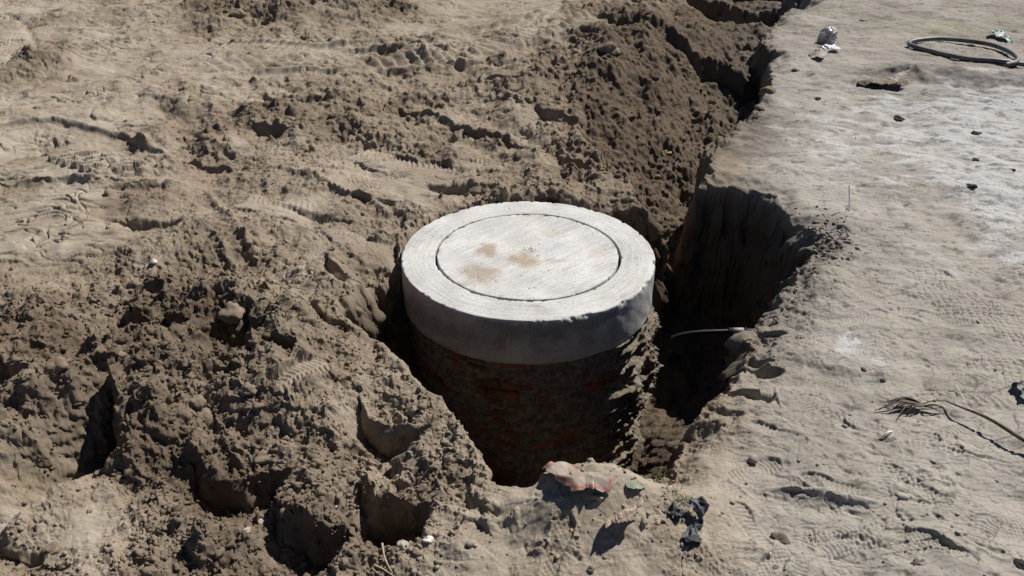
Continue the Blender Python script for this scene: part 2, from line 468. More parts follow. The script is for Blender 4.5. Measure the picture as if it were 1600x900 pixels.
for i in range(46):
    px = srnd.uniform(1150, 1590); py = srnd.uniform(380, 890)
    shoe(px, py, srnd.uniform(0, 360), srnd.uniform(0.24, 0.3), srnd.choice([0, 1, 2]), srnd.uniform(0.003, 0.007), 100 + i)
for i, (px, py, r_) in enumerate([(1322, 742, 60), (1360, 698, 80), (1340, 716, 70), (1410, 755, 50), (1440, 748, 50), (1480, 758, 60), (1390, 730, 50),
        (1412, 812, 45), (1405, 805, 40), (1350, 835, 60), (1370, 828, 60), (1340, 845, 70), (1355, 848, 60), (1530, 540, 80), (1520, 552, 70), (1425, 780, 40),
        (1560, 862, 40), (1545, 855, 60), (1310, 840, 60), (1300, 790, 50), (1390, 540, 60), (1255, 745, 60)]):
    paw(px, py, r_, 1.05, 0.0065)
for (px, py, L_, W_, rot, dpth) in [(1425, 755, 0.16, 0.05, -20, .02), (1450, 785, 0.22, 0.05, -10, .02), (1520, 712, 0.32, 0.05, -20, .03), (1235, 660, 0.2, 0.05, -35, .018),
        (1440, 680, 0.16, 0.03, -30, .016), (1340, 800, 0.12, 0.06, -12, .025), (1410, 808, 0.12, 0.06, -40, .025), (1320, 838, 0.14, 0.05, 5, .02),
        (1540, 860, 0.25, 0.07, -35, .025), (1200, 780, 0.2, 0.05, -20, .015), (1470, 757, 0.14, 0.05, -5, .015), (1360, 700, 0.1, 0.04, -20, .014)]:
    r = local(px, py, L_ * 2.5, W_ * 2.5, rot)
    sl, u, v = r
    v = v + gn(u * 14, v * 14, 3) * 0.012 + gn(u * 40, v * 40, 4) * 0.004
    dpth *= 0.38; L_ *= 0.8; W_ *= 0.65
    q = (u / (L_ / 2)) ** 2 + (v / (W_ / 2)) ** 2 + gn(u * 22, v * 22, 6) * 0.5
    stamps[sl] -= dpth * np.exp(-q ** 2) * sstep(-1.6, 0.9, -v / (W_ / 2) * -1)
    stamps[sl] += dpth * 0.35 * np.exp(-((np.sqrt(q) - 1.35) / 0.25) ** 2)

# ------------------------------------------------------------------ detail
def plan(px, py, rx, ry): return np.exp(-(((PXc - px) / rx) ** 2 + ((PYc - py) / ry) ** 2))
mud = np.clip(plan(90, 365, 150, 55) * 1.3, 0, 1)
flat = np.maximum(flat, mud * 0.93)
stampk = 1.0
stamps *= stampk
wv = fbm(X, Y, 1.8, 3, 240) * 0.5
for sd_, fx_, fy_ in ((241, 2.3, 5.0), (244, 1.4, 3.2), (247, 5.0, 8.0)):
    g_ = gn(X * fx_ + wv, Y * fy_ + wv, sd_)
    stamps -= sstep(0.045, 0.0, np.abs(g_)) * mud * 0.024 * sstep(-0.1, 0.3, gn(X * 1.9, Y * 1.9, sd_ + 1))
    stamps += np.clip(g_, 0, 0.25) * mud * 0.05
leftm = sstep(620, 560, PYc) * sstep(1130, 1000, PXc) * sstep(0.55, 0.35, rough)
brk_ = sstep(-0.35, 0.25, fbm(X, Y, 1.3, 2, 250))
for sd_, fx_, fy_, am, th_ in ((252, 2.2, 5.5, 0.024, 0.05), (255, 5, 10, 0.013, 0.06), (258, 1.1, 2.6, 0.030, 0.03)):
    g_ = gn(X * fx_ + wv, Y * fy_ - X * 0.6 + wv, sd_)
    stamps -= sstep(th_, 0.0, np.abs(g_)) * leftm * brk_ * am * sstep(-0.25, 0.25, gn(X * 2.3, Y * 2.3, sd_ + 1))
    stamps += sstep(0.0, 0.10, g_) * leftm * brk_ * am * 0.45        # one side of each crease stands prouder
for sd_, fx_, fy_, am, th_ in ((262, 3.5, 9.0, 0.006, 0.05), (265, 9, 16, 0.004, 0.07)):
    g_ = gn(X * fx_ + wv, Y * fy_ - X * 1.2 + wv, sd_)
    m_ = sstep(1080, 1200, PXc) * sstep(-0.3, 0.3, fbm(X, Y, 1.5, 2, sd_ + 2))
    stamps -= sstep(th_, 0.0, np.abs(g_)) * am * m_
    stamps += sstep(0.0, 0.12, g_) * m_ * am * 0.5
R_ = rough * (1 - 0.92 * flat)
R_ = R_ * (1 - 0.35 * inpit)
R_ = R_ * (1 - 0.75 * sstep(0.04, -0.12, tr) * sstep(1085, 1115, PXc) * sstep(310, 285, PYc))
far1 = sstep(8.5, 5.5, Y); far2 = sstep(12, 8, Y)
wX = X + fbm(X, Y, 7, 3, 30) * 0.034 + fbm(X, Y, 32, 3, 34) * 0.008
wY = Y + fbm(X, Y, 7, 3, 37) * 0.034 + fbm(X, Y, 32, 3, 41) * 0.008
r2 = R_ * R_
coarse = 1 - 0.5 * sstep(-0.1, 0.3, tr)
det = np.zeros(X.shape, f32)
det += fbm(X, Y, 1.7, 4, 50, 0.5) * 0.13 * np.clip(R_ * 1.3, 0, 1)
rid = 1 - np.abs(fbm(X, Y, 3.6, 4, 55, 0.55))
det += (rid ** 2 - 0.5) * 0.07 * r2
patch = sstep(-0.35, 0.35, fbm(X, Y, 2.0, 3, 58))            # coarse lumps come in drifts, with crumbly earth between
det += clods(wX, wY, 0.30, 1, 0.26, 0.12, 0.40, 0.7) * sstep(0.5, 0.8, R_) * patch * coarse
det += clods(wX, wY, 0.15, 2, 0.42, 0.15, 0.5, 0.8) * sstep(0.4, 0.75, R_) * (0.3 + 0.7 * patch) * coarse
det += clods(wX, wY, 0.075, 3, 0.6, 0.18, 0.55, 0.85) * sstep(0.25, 0.65, R_) * (0.45 + 0.55 * patch) * coarse
det += clods(wX + 3, wY, 0.040, 4, 0.6, 0.2, 0.52, 0.7) * sstep(0.15, 0.55, R_)
det += clods(wX, wY + 7, 0.022, 5, 0.75, 0.2, 0.55, 0.75) * sstep(0.12, 0.45, R_) * far2
det += clods(wX + 9, wY + 7, 0.013, 6, 0.75, 0.2, 0.55, 0.75) * sstep(0.10, 0.4, R_) * far1
det += fbm(X, Y, 14, 3, 59, 0.5) * 0.011 * np.clip(R_ * 1.4, 0, 1)
det += (0.5 - np.abs(fbm(X, Y, 11, 4, 61, 0.55))) * 0.016 * R_

# trodden dust: shallow waves, crusts, pits
sm = (1 - sstep(0.25, 0.6, R_)) * (1 - 0.6 * flat)
right = sstep(1080, 1240, PXc)
ang = math.radians(-12)
ax_ = X * math.cos(ang) + Y * math.sin(ang); ay_ = -X * math.sin(ang) + Y * math.cos(ang)
det += sm * (fbm(ax_ * 0.45, ay_, 6, 4, 120, 0.42) * 0.0125 * (0.6 + 0.4 * right))
det += sm * fbm(X, Y, 2.2, 3, 126) * 0.024
crust = fbm(ax_ * 0.4, ay_, 7, 3, 131, 0.5)
det += sm * (np.floor(crust * 1.6 + gn(X * 4, Y * 4, 9)) * 0.0032)
pitm = sstep(0.55, 0.9, fbm(X, Y, 22, 2, 140)) * sstep(-0.2, 0.5, fbm(X, Y, 1.3, 2, 144))
det -= sm * pitm * 0.008
det += clods(wX, wY, 0.06, 8, 0.10, 0.08, 0.22, 0.9) * sm * sstep(-0.3, 0.6, gn(X * 1.4, Y * 1.4, 77))
det += clods(X, Y, 0.035, 9, 0.14, 0.06, 0.2, 0.9) * sm * sstep(0.0, 0.6, fbm(X, Y, 1.6, 2, 152))
det -= clods(X + 5, Y, 0.09, 10, 0.25, 0.08, 0.3, 0.35) * sm
det += sm * sstep(0.1, 0.8, fbm(X, Y, 3.5, 3, 154)) * fbm(X, Y, 22, 3, 156, .6) * 0.004
det += (fbm(X, Y, 60, 2, 150) * 0.0009)
# furrows running down the cut faces
fur = fbm(X, Y, 9, 4, 160, 0.6)
gy_ = np.gradient(Z, axis=0) / np.gradient(YS)[:, None]
gx_ = np.gradient(Z, axis=1) / np.maximum(np.gradient(X, axis=1), 1e-4)
steep = sstep(0.7, 1.8, np.sqrt(gy_ ** 2 + gx_ ** 2)).astype(f32) * core_m
det = det * (1 - 0.75 * steep)
Z = Z + (det + stamps).astype(f32)
Z = np.where(rdist < RR + 0.03, np.minimum(Z, -0.08), Z)
fade_out = sstep(60, 20, np.sqrt(X * X + Y * Y))
Z = (Z * fade_out).astype(f32)
near = sstep(1.0, 2.2, Y)
Z = Z * near

# sideways push, so lips and lumps overhang a little where the earth is loose
push = 0.9 * sstep(0.25, 0.7, R_) * near * fade_out
XX = X + (gn(X * 14 + Z * 22, Y * 14, 171) * 0.014 + gn(X * 40, Y * 12 + Z * 45, 172) * 0.006) * push
YY = Y + (gn(X * 14, Y * 14 + Z * 22, 173) * 0.014 + gn(X * 12 + Z * 45, Y * 40, 174) * 0.006) * push
wallp = inpit * near
hn = np.sqrt(gx_ ** 2 + gy_ ** 2) + 1e-4
py_ = np.gradient(pitd, axis=0) / np.gradient(YS)[:, None]
px_ = np.gradient(pitd, axis=1) / np.maximum(np.gradient(X, axis=1), 1e-4)
pn = np.sqrt(px_ ** 2 + py_ ** 2) + 1e-4
nx_ = np.where(inpit > 0.2, px_ / pn, -gx_ / hn); ny_ = np.where(inpit > 0.2, py_ / pn, -gy_ / hn)
tc_ = X + 0.9 * Y
bulge = fbm(tc_, Z, 3.5, 5, 175, 0.55) * 0.075 + clods(tc_ + Z * .3, Z + fbm(tc_, Z, 6, 2, 176) * .03, 0.16, 13, 0.6, .15, .5, .7) + clods(tc_, Z, 0.06, 14, 0.7, .15, .5, .8)
sw = np.clip(steep * 1.3, 0, 1) * near * (0.4 + 0.6 * inpit)
XX = XX + nx_ * bulge * sw
YY = YY + ny_ * bulge * sw

# ------------------------------------------------------------------ ground colour (albedo)
pale = np.array([0.355, 0.31, 0.255]); mid = np.array([0.24, 0.195, 0.148]); dark = np.array([0.115, 0.087, 0.063])
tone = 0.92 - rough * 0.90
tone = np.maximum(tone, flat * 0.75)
tone += 0.10 * plan(880, 850, 190, 80)
tone = tone + fbm(X, Y, 1.1, 5, 200, 0.65) * 0.20 + fbm(X, Y, 14, 4, 204, 0.65) * 0.09
tone += right * 0.06
fresh = sstep(-0.1, 0.35, tr) * sstep(-40, 60, PXc * 0 + 60)
tone -= 0.34 * fresh
tone -= 0.55 * sstep(0.0, 0.10, pitd)  # pit tone lowered, putting part of its shade into the colour
tone -= 0.25 * np.exp(-(((PXc - 1295) / 40) ** 2 + ((PYc - 375) / 30) ** 2))     # moist crumbs tipped on the brink
tone = np.clip(tone, 0, 1)[..., None]
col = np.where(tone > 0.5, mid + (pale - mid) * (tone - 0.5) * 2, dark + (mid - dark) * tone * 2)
# yellowish sandy left, greyer right
grey = (right * 0.70)[..., None]
lum = col.mean(axis=2, keepdims=True)
col = col * (1 - grey) + lum * np.array([1.055, 1.0, 0.92]) * grey
# spilt lime / cement dust on the right-hand ground
def blot(px, py, rx, ry, amp, rot=0, th=0.0):
    a = math.radians(rot)
    dx = PXc - px; dy = PYc - py
    u = (dx * math.cos(a) + dy * math.sin(a)) / rx; v = (-dx * math.sin(a) + dy * math.cos(a)) / ry
    return amp * np.exp(-(u * u + v * v))
lm = blot(1420, 215, 210, 85, 0.75) + blot(1560, 160, 150, 35, 0.7) + blot(1545, 300, 70, 40, 1.5, 35) + blot(1530, 205, 60, 14, .9) + blot(1590, 395, 60, 40, 0.9, 20) + blot(1325, 532, 26, 24, 1.3) \
    + blot(1370, 560, 30, 12, 0.8, 30) + blot(1440, 400, 120, 60, 0.35, 30) + blot(1575, 250, 60, 80, 0.5)
ln = fbm(ax_ * 0.6, ay_, 5, 5, 210, 0.62)
lime = sstep(0.45, 1.05, lm * (1 + 0.2 * ln) + ln * 0.62)[..., None] * (sstep(0.08, 0.4, lm))[..., None]
col = col * (1 - 0.55 * lime) + np.array([0.58, 0.585, 0.59]) * 0.55 * lime
haze_l = (np.clip(lm, 0, 1) * 0.40)[..., None]
col = col * (1 - haze_l) + np.array([0.355, 0.355, 0.355]) * haze_l
# darker damp / ash specks in the same area
dk = sstep(0.55, 0.95, fbm(ax_ * 0.7, ay_, 8, 5, 220, 0.7) + 0.3 * np.clip(lm, 0, 1))[..., None]
col = col * (1 - 0.45 * dk * right[..., None])
br = blot(1560, 430, 90, 22, 0.8, 35) + blot(1480, 370, 70, 20, 0.5, 35) + blot(1420, 120, 170, 25, 0.5)
br = (np.clip(br, 0, 1) * (0.6 + 0.4 * ln))[..., None]
col = col * (1 - 0.3 * np.clip(br, 0, 1)) + np.array([0.17, 0.125, 0.08]) * 0.3 * np.clip(br, 0, 1)
gr = blot(1490, 45, 120, 22, 0.6) + blot(1300, 15, 60, 15, 0.4)
gr = (sstep(0.2, 0.9, gr + ln * 0.4))[..., None]
col = col * (1 - 0.35 * gr) + np.array([0.20, 0.21, 0.10]) * 0.35 * gr
col = col * (1 - 0.18 * inpit[..., None])        # damp pit earth, also darkened in colour to deepen the pit's shade
col = np.clip(col, 0.02, 0.8)

# ------------------------------------------------------------------ helpers for materials and objects
def new_mat(name):
    m = bpy.data.materials.new(name); m.use_nodes = True
    nt = m.node_tree
    return m, nt, nt.nodes['Principled BSDF']
def N(nt, kind, **kw):
    n = nt.nodes.new(kind)
    for k, v in kw.items():
        if k.startswith('i_'): n.inputs[k[2:].replace('_', ' ')].default_value = v
        else: setattr(n, k, v)
    return n
def add_bump(nt, bsdf, height_socket, strength, dist):
    b = N(nt, 'ShaderNodeBump'); b.inputs['Strength'].default_value = strength; b.inputs['Distance'].default_value = dist
    nt.links.new(height_socket, b.inputs['Height']); nt.links.new(b.outputs[0], bsdf.inputs['Normal'])
    return b
def mat_simple(name, base, rough_=0.8, var=0.2, scale=20, bump=0.3, dist=0.002, metallic=0.0, spec=0.3, second=None, alpha=1.0, trans=0.0):
    m, nt, b = new_mat(name)
    tc = N(nt, 'ShaderNodeTexCoord')
    n = N(nt, 'ShaderNodeTexNoise'); n.inputs['Scale'].default_value = scale; n.inputs['Detail'].default_value = 8; n.inputs['Roughness'].default_value = 0.65
    nt.links.new(tc.outputs['Object'], n.inputs['Vector'])
    r = N(nt, 'ShaderNodeValToRGB')
    s = second or tuple(c * (1 - var) for c in base)
    r.color_ramp.elements[0].color = (*s, 1); r.color_ramp.elements[1].color = (*[min(1, c * (1 + var)) for c in base], 1)
    r.color_ramp.elements[0].position = 0.35; r.color_ramp.elements[1].position = 0.65
    nt.links.new(n.outputs[0], r.inputs[0]); nt.links.new(r.outputs[0], b.inputs['Base Color'])
    b.inputs['Roughness'].default_value = rough_; b.inputs['Metallic'].default_value = metallic
    b.inputs['Specular IOR Level'].default_value = spec; b.inputs['Transmission Weight'].default_value = trans
    b.inputs['Alpha'].default_value = alpha
    if bump: add_bump(nt, b, n.outputs[0], bump, dist)
    return m
def tag(o, label=None, cat=None, group=None, kind=None):
    for k, v in (('label', label), ('category', cat), ('group', group), ('kind', kind)):
        if v: o[k] = v
    return o
def mesh_obj(name, me, mat=None, parent=None, smooth=True):
    o = bpy.data.objects.new(name, me); C.objects.link(o)
    if mat: me.materials.append(mat)
    if parent: o.parent = parent
    if smooth: me.shade_smooth()
    return o
def np_mesh(name, V, F):
    me = bpy.data.meshes.new(name)
    V = np.asarray(V, f32); F = np.asarray(F, np.int32)
    me.vertices.add(len(V)); me.vertices.foreach_set('co', V.ravel())
    me.loops.add(F.size); me.loops.foreach_set('vertex_index', F.ravel())
    me.polygons.add(len(F)); me.polygons.foreach_set('loop_start', np.arange(0, F.size, F.shape[1], dtype=np.int32))
    me.update(calc_edges=True)
    return me

# ------------------------------------------------------------------ ground mesh
V = np.stack([XX, YY, Z], axis=-1).reshape(-1, 3)
idx = np.arange(NR * NC, dtype=np.int32).reshape(NR, NC)
F = np.stack([idx[:-1, :-1], idx[:-1, 1:], idx[1:, 1:], idx[1:, :-1]], axis=-1).reshape(-1, 4)
gme = np_mesh('ground', V, F)
ca = gme.color_attributes.new('soil', 'FLOAT_COLOR', 'POINT')
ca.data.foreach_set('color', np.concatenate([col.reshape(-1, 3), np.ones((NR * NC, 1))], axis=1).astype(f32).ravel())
gm, nt, b = new_mat('soil')
at = N(nt, 'ShaderNodeAttribute', attribute_name='soil')
tc = N(nt, 'ShaderNodeTexCoord')
n1 = N(nt, 'ShaderNodeTexNoise'); n1.inputs['Scale'].default_value = 55; n1.inputs['Detail'].default_value = 7; n1.inputs['Roughness'].default_value = 0.7
n2 = N(nt, 'ShaderNodeTexNoise'); n2.inputs['Scale'].default_value = 260; n2.inputs['Detail'].default_value = 4; n2.inputs['Roughness'].default_value = 0.7
nt.links.new(tc.outputs['Object'], n1.inputs['Vector']); nt.links.new(tc.outputs['Object'], n2.inputs['Vector'])
mr = N(nt, 'ShaderNodeMapRange'); mr.inputs['From Min'].default_value = 0.3; mr.inputs['From Max'].default_value = 0.7
mr.inputs['To Min'].default_value = 0.80; mr.inputs['To Max'].default_value = 1.18
nt.links.new(n1.outputs[0], mr.inputs['Value'])
vm = N(nt, 'ShaderNodeVectorMath', operation='SCALE')
nt.links.new(at.outputs['Color'], vm.inputs[0]); nt.links.new(mr.outputs[0], vm.inputs['Scale'])
nt.links.new(vm.outputs[0], b.inputs['Base Color'])
ad = N(nt, 'ShaderNodeMath', operation='MULTIPLY_ADD'); ad.inputs[1].default_value = 0.35
nt.links.new(n2.outputs[0], ad.inputs[0]); nt.links.new(n1.outputs[0], ad.inputs[2])
add_bump(nt, b, ad.outputs[0], 0.5, 0.004)
b.inputs['Roughness'].default_value = 0.97; b.inputs['Specular IOR Level'].default_value = 0.12
ground = mesh_obj('ground', gme, gm)
tag(ground, kind='structure')

def cell(x, y):
    i = int(np.clip(np.searchsorted(YS, y) - 1, 0, NR - 2))
    j = int(np.clip(np.searchsorted(US, x / float(wid(np.float64(y)))) - 1, 0, NC - 2))
    return i, j
def zat(x, y):
    i, j = cell(x, y)
    return float(Z[i:i + 2, j:j + 2].mean())
def hit(px, py, lift=0.0):
    """where the photograph's line of sight meets the modelled ground"""
    d = ray(px, py); t = 1.8 / -d.z
    while t < 30:
        p = d * t + Vector((0, 0, CAM_H))
        if p.z <= zat(p.x, p.y): break
        t += 0.006
    return Vector((p.x, p.y, zat(p.x, p.y) + lift))

#@@OBJECTS
# ------------------------------------------------------------------ loose crumbs and clods lying on the earth
def ico(sub):
    bm = bmesh.new(); bmesh.ops.create_icosphere(bm, subdivisions=sub, radius=1)
    v = np.array([x.co[:] for x in bm.verts]); f = np.array([[q.index for q in p.verts] for p in bm.faces]); bm.free()
    return v, f
def clod_shape(sub, seed, rough_amp=0.42, flatz=0.75):
    v, f = ico(sub)
    out = []
    for p in v:
        P = Vector(p)
        k = 1 + rough_amp * mnoise.noise(P * 1.1 + Vector((seed * 3.1, 0, 0))) * 1.6 + 0.35 * rough_amp * mnoise.noise(P * 3.3 + Vector((0, seed, 0)))
        if sub > 2:
            k += 0.22 * rough_amp * mnoise.noise(P * 8 + Vector((seed, 0, 2))) + 0.12 * rough_amp * mnoise.noise(P * 19 + Vector((seed, 5, 2)))
        q = P * k
        q.x *= 1.15
        if q.z < -0.45: q.z = -0.45 + (q.z + 0.45) * 0.4
        out.append((q.x, q.y, q.z * flatz))
    return np.array(out), f
PYt = PY
def colour_at(x, y):
    i, j = cell(x, y)
    return col[i, j]
nprs = np.random.RandomState(4)
small = [clod_shape(1, s) for s in range(8)]
medium = [clod_shape(2, 20 + s) for s in range(6)]
VV = []; FF = []; CC = []; base = 0
def scatter(count, shapes, smin, smax, power, thr, region=None):
    global base
    made = 0; tries = 0
    while made < count and tries < count * 14:
        tries += 1
        if region:
            px = nprs.normal(region[0], region[2]); py = nprs.normal(region[1], region[3])
        else:
            px = nprs.uniform(-60, 1660); py = 900 * nprs.uniform(0.0, 1.06) ** 0.8
        x, y = G(px, py)
        i, j = cell(x, y)
        if not region and nprs.rand() > sstep(thr, thr + 0.5, float(R_[i, j])) + 0.012: continue
        if inpit[i, j] > 0.5 and nprs.rand() > 0.2: continue
        if rdist[i, j] < RR + 0.05: continue
        s = smin + (smax - smin) * nprs.rand() ** power
        v, f = shapes[nprs.randint(len(shapes))]
        a = nprs.rand() * 6.28
        c, s_ = math.cos(a), math.sin(a)
        M = np.array([[c, -s_, 0], [s_, c, 0], [0, 0, 1]])
        w = v * (s * np.array([nprs.uniform(.8, 1.3), nprs.uniform(.7, 1.1), nprs.uniform(.7, 1.1)]))
        w = w @ M.T + np.array([x, y, float(Z[i, j]) + s * 0.25])
        VV.append(w); FF.append(f + base); base += len(v)
        cc = col[i, j] * nprs.uniform(0.85, 1.12)
        CC.append(np.tile(np.append(cc, 1), (len(v), 1)))
        made += 1
scatter(15000, small, 0.002, 0.011, 2.5, 0.25)
scatter(800, medium, 0.008, 0.022, 3.0, 0.45)
scatter(260, small, 0.004, 0.015, 2, 0, (1290, 370, 26, 18))
scatter(60, medium, 0.010, 0.02, 2, 0, (1285, 368, 18, 12))
scatter(120, small, 0.003, 0.010, 2, 0, (1000, 800, 80, 35))
scatter(150, small, 0.004, 0.014, 2, 0, (620, 860, 50, 25))
VV = np.concatenate(VV); FF = np.concatenate(FF); CC = np.concatenate(CC)
cme = np_mesh('loose_clods', VV, FF)
cca = cme.color_attributes.new('soil', 'FLOAT_COLOR', 'POINT'); cca.data.foreach_set('color', CC.astype(f32).ravel())
tag(mesh_obj('loose_clods', cme, gm), 'loose crumbs and small lumps of dry earth strewn over the dug ground', 'earth crumbs', kind='stuff')

# ------------------------------------------------------------------ concrete ring, lid and brick shaft
def set_cols(me, cols, name='tint'):
    a = me.color_attributes.new(name, 'FLOAT_COLOR', 'POINT')
    cols = np.concatenate([cols, np.ones((len(cols), 1))], axis=1)
    a.data.foreach_set('color', cols.astype(f32).ravel())
def concrete_mat(name, kind):
    m, nt, b = new_mat(name)
    at = N(nt, 'ShaderNodeAttribute', attribute_name='tint'); tc = N(nt, 'ShaderNodeTexCoord')
    hs = []
    if kind == 'rings':      # trowel arcs: noise over radius, nearly constant along the arc
        sx = N(nt, 'ShaderNodeSeparateXYZ'); nt.links.new(tc.outputs['Object'], sx.inputs[0])
        ln = N(nt, 'ShaderNodeVectorMath', operation='LENGTH')
        fl = N(nt, 'ShaderNodeCombineXYZ'); nt.links.new(sx.outputs[0], fl.inputs[0]); nt.links.new(sx.outputs[1], fl.inputs[1])
        nt.links.new(fl.outputs[0], ln.inputs[0])
        an = N(nt, 'ShaderNodeMath', operation='ARCTAN2'); nt.links.new(sx.outputs[1], an.inputs[0]); nt.links.new(sx.outputs[0], an.inputs[1])
        wob = N(nt, 'ShaderNodeTexNoise'); wob.inputs['Scale'].default_value = 2.2; nt.links.new(tc.outputs['Object'], wob.inputs['Vector'])
        wm = N(nt, 'ShaderNodeMath', operation='MULTIPLY_ADD'); wm.inputs[1].default_value = 0.05; nt.links.new(wob.outputs[0], wm.inputs[0]); nt.links.new(ln.outputs['Value'], wm.inputs[2])
        cb = N(nt, 'ShaderNodeCombineXYZ')
        m1 = N(nt, 'ShaderNodeMath', operation='MULTIPLY'); m1.inputs[1].default_value = 95; nt.links.new(wm.outputs[0], m1.inputs[0])
        m2 = N(nt, 'ShaderNodeMath', operation='MULTIPLY'); m2.inputs[1].default_value = 2.2; nt.links.new(an.outputs[0], m2.inputs[0])
        nt.links.new(m1.outputs[0], cb.inputs[0]); nt.links.new(m2.outputs[0], cb.inputs[1])
        vec = cb.outputs[0]
        s1 = 1.0
    elif kind == 'brushed':
        mp = N(nt, 'ShaderNodeMapping'); mp.inputs['Rotation'].default_value = (0, 0, math.radians(-42)); mp.inputs['Scale'].default_value = (3.0, 75, 3)
        # rotate first, then stretch
        mp.vector_type = 'POINT'
        mr_ = N(nt, 'ShaderNodeVectorRotate'); mr_.inputs['Angle'].default_value = math.radians(-42)
        mp.inputs['Rotation'].default_value = (0, 0, 0)
        wv = N(nt, 'ShaderNodeTexNoise'); wv.inputs['Scale'].default_value = 1.6; nt.links.new(tc.outputs['Object'], wv.inputs['Vector'])
        mxv = N(nt, 'ShaderNodeVectorMath', operation='MULTIPLY_ADD'); mxv.inputs[1].default_value = (0.10, 0.10, 0)
        nt.links.new(wv.outputs['Color'], mxv.inputs[0]); nt.links.new(tc.outputs['Object'], mxv.inputs[2])
        nt.links.new(mxv.outputs[0], mr_.inputs['Vector']); nt.links.new(mr_.outputs[0], mp.inputs[0])
        vec = mp.outputs[0]; s1 = 1.0
    else:
        vec = tc.outputs['Object']; s1 = 9.0
    n1 = N(nt, 'ShaderNodeTexNoise'); n1.inputs['Scale'].default_value = s1; n1.inputs['Detail'].default_value = 6; n1.inputs['Roughness'].default_value = 0.62
    nt.links.new(vec, n1.inputs['Vector'])
    n2 = N(nt, 'ShaderNodeTexNoise'); n2.inputs['Scale'].default_value = 60; n2.inputs['Detail'].default_value = 8; n2.inputs['Roughness'].default_value = 0.7
    nt.links.new(tc.outputs['Object'], n2.inputs['Vector'])
    n3 = N(nt, 'ShaderNodeTexNoise'); n3.inputs['Scale'].default_value = 3.5; n3.inputs['Detail'].default_value = 5
    nt.links.new(tc.outputs['Object'], n3.inputs['Vector'])
    r1 = N(nt, 'ShaderNodeMapRange'); r1.inputs['From Min'].default_value = 0.36; r1.inputs['From Max'].default_value = 0.56; r1.inputs['To Min'].default_value = 0.72 if kind != 'plain' else 0.8; r1.inputs['To Max'].default_value = 1.0
    nt.links.new(n1.outputs[0], r1.inputs[0])
    r2 = N(nt, 'ShaderNodeMapRange'); r2.inputs['From Min'].default_value = 0.3; r2.inputs['From Max'].default_value = 0.6; r2.inputs['To Min'].default_value = 0.72; r2.inputs['To Max'].default_value = 1.04
    nt.links.new(n2.outputs[0], r2.inputs[0])
    r3 = N(nt, 'ShaderNodeMapRange'); r3.inputs['From Min'].default_value = 0.35; r3.inputs['From Max'].default_value = 0.65; r3.inputs['To Min'].default_value = 0.85; r3.inputs['To Max'].default_value = 1.08
    nt.links.new(n3.outputs[0], r3.inputs[0])
    a1 = N(nt, 'ShaderNodeMath', operation='MULTIPLY'); nt.links.new(r1.outputs[0], a1.inputs[0]); nt.links.new(r2.outputs[0], a1.inputs[1])
    a2 = N(nt, 'ShaderNodeMath', operation='MULTIPLY'); nt.links.new(a1.outputs[0], a2.inputs[0]); nt.links.new(r3.outputs[0], a2.inputs[1])
    # streaks only here and there, worn smooth elsewhere
    n4 = N(nt, 'ShaderNodeTexNoise'); n4.inputs['Scale'].default_value = 2.6; n4.inputs['Detail'].default_value = 4
    nt.links.new(tc.outputs['Object'], n4.inputs['Vector'])
    r4 = N(nt, 'ShaderNodeMapRange'); r4.inputs['From Min'].default_value = 0.38; r4.inputs['From Max'].default_value = 0.6
    r4.inputs['To Min'].default_value = 0.25
    nt.links.new(n4.outputs[0], r4.inputs[0])
    mx = N(nt, 'ShaderNodeMix'); mx.data_type = 'FLOAT'; mx.inputs[2].default_value = 0.97
    nt.links.new(r4.outputs[0], mx.inputs[0]); nt.links.new(r1.outputs[0], mx.inputs[3]); nt.links.new(mx.outputs[0], a1.inputs[0])
    sc = N(nt, 'ShaderNodeVectorMath', operation='SCALE'); nt.links.new(at.outputs['Color'], sc.inputs[0]); nt.links.new(a2.outputs[0], sc.inputs['Scale'])
    nt.links.new(sc.outputs[0], b.inputs['Base Color'])
    b1 = N(nt, 'ShaderNodeBump'); b1.inputs['Strength'].default_value = 0.6; b1.inputs['Distance'].default_value = 0.0035 if kind != 'plain' else 0.002
    nt.links.new(n1.outputs[0], b1.inputs['Height'])
    b2 = N(nt, 'ShaderNodeBump'); b2.inputs['Strength'].default_value = 0.4; b2.inputs['Distance'].default_value = 0.003
    nt.links.new(n2.outputs[0], b2.inputs['Height']); nt.links.new(b1.outputs[0], b2.inputs['Normal'])
    nt.links.new(b2.outputs[0], b.inputs['Normal'])
    b.inputs['Roughness'].default_value = 0.9; b.inputs['Specular IOR Level'].default_value = 0.2
    return m
m_ring_top = concrete_mat('trowelled_concrete', 'rings')
m_ring_side = concrete_mat('cast_concrete', 'plain')
m_lid = concrete_mat('brushed_concrete', 'brushed')
RIN = 0.618
NA = 720
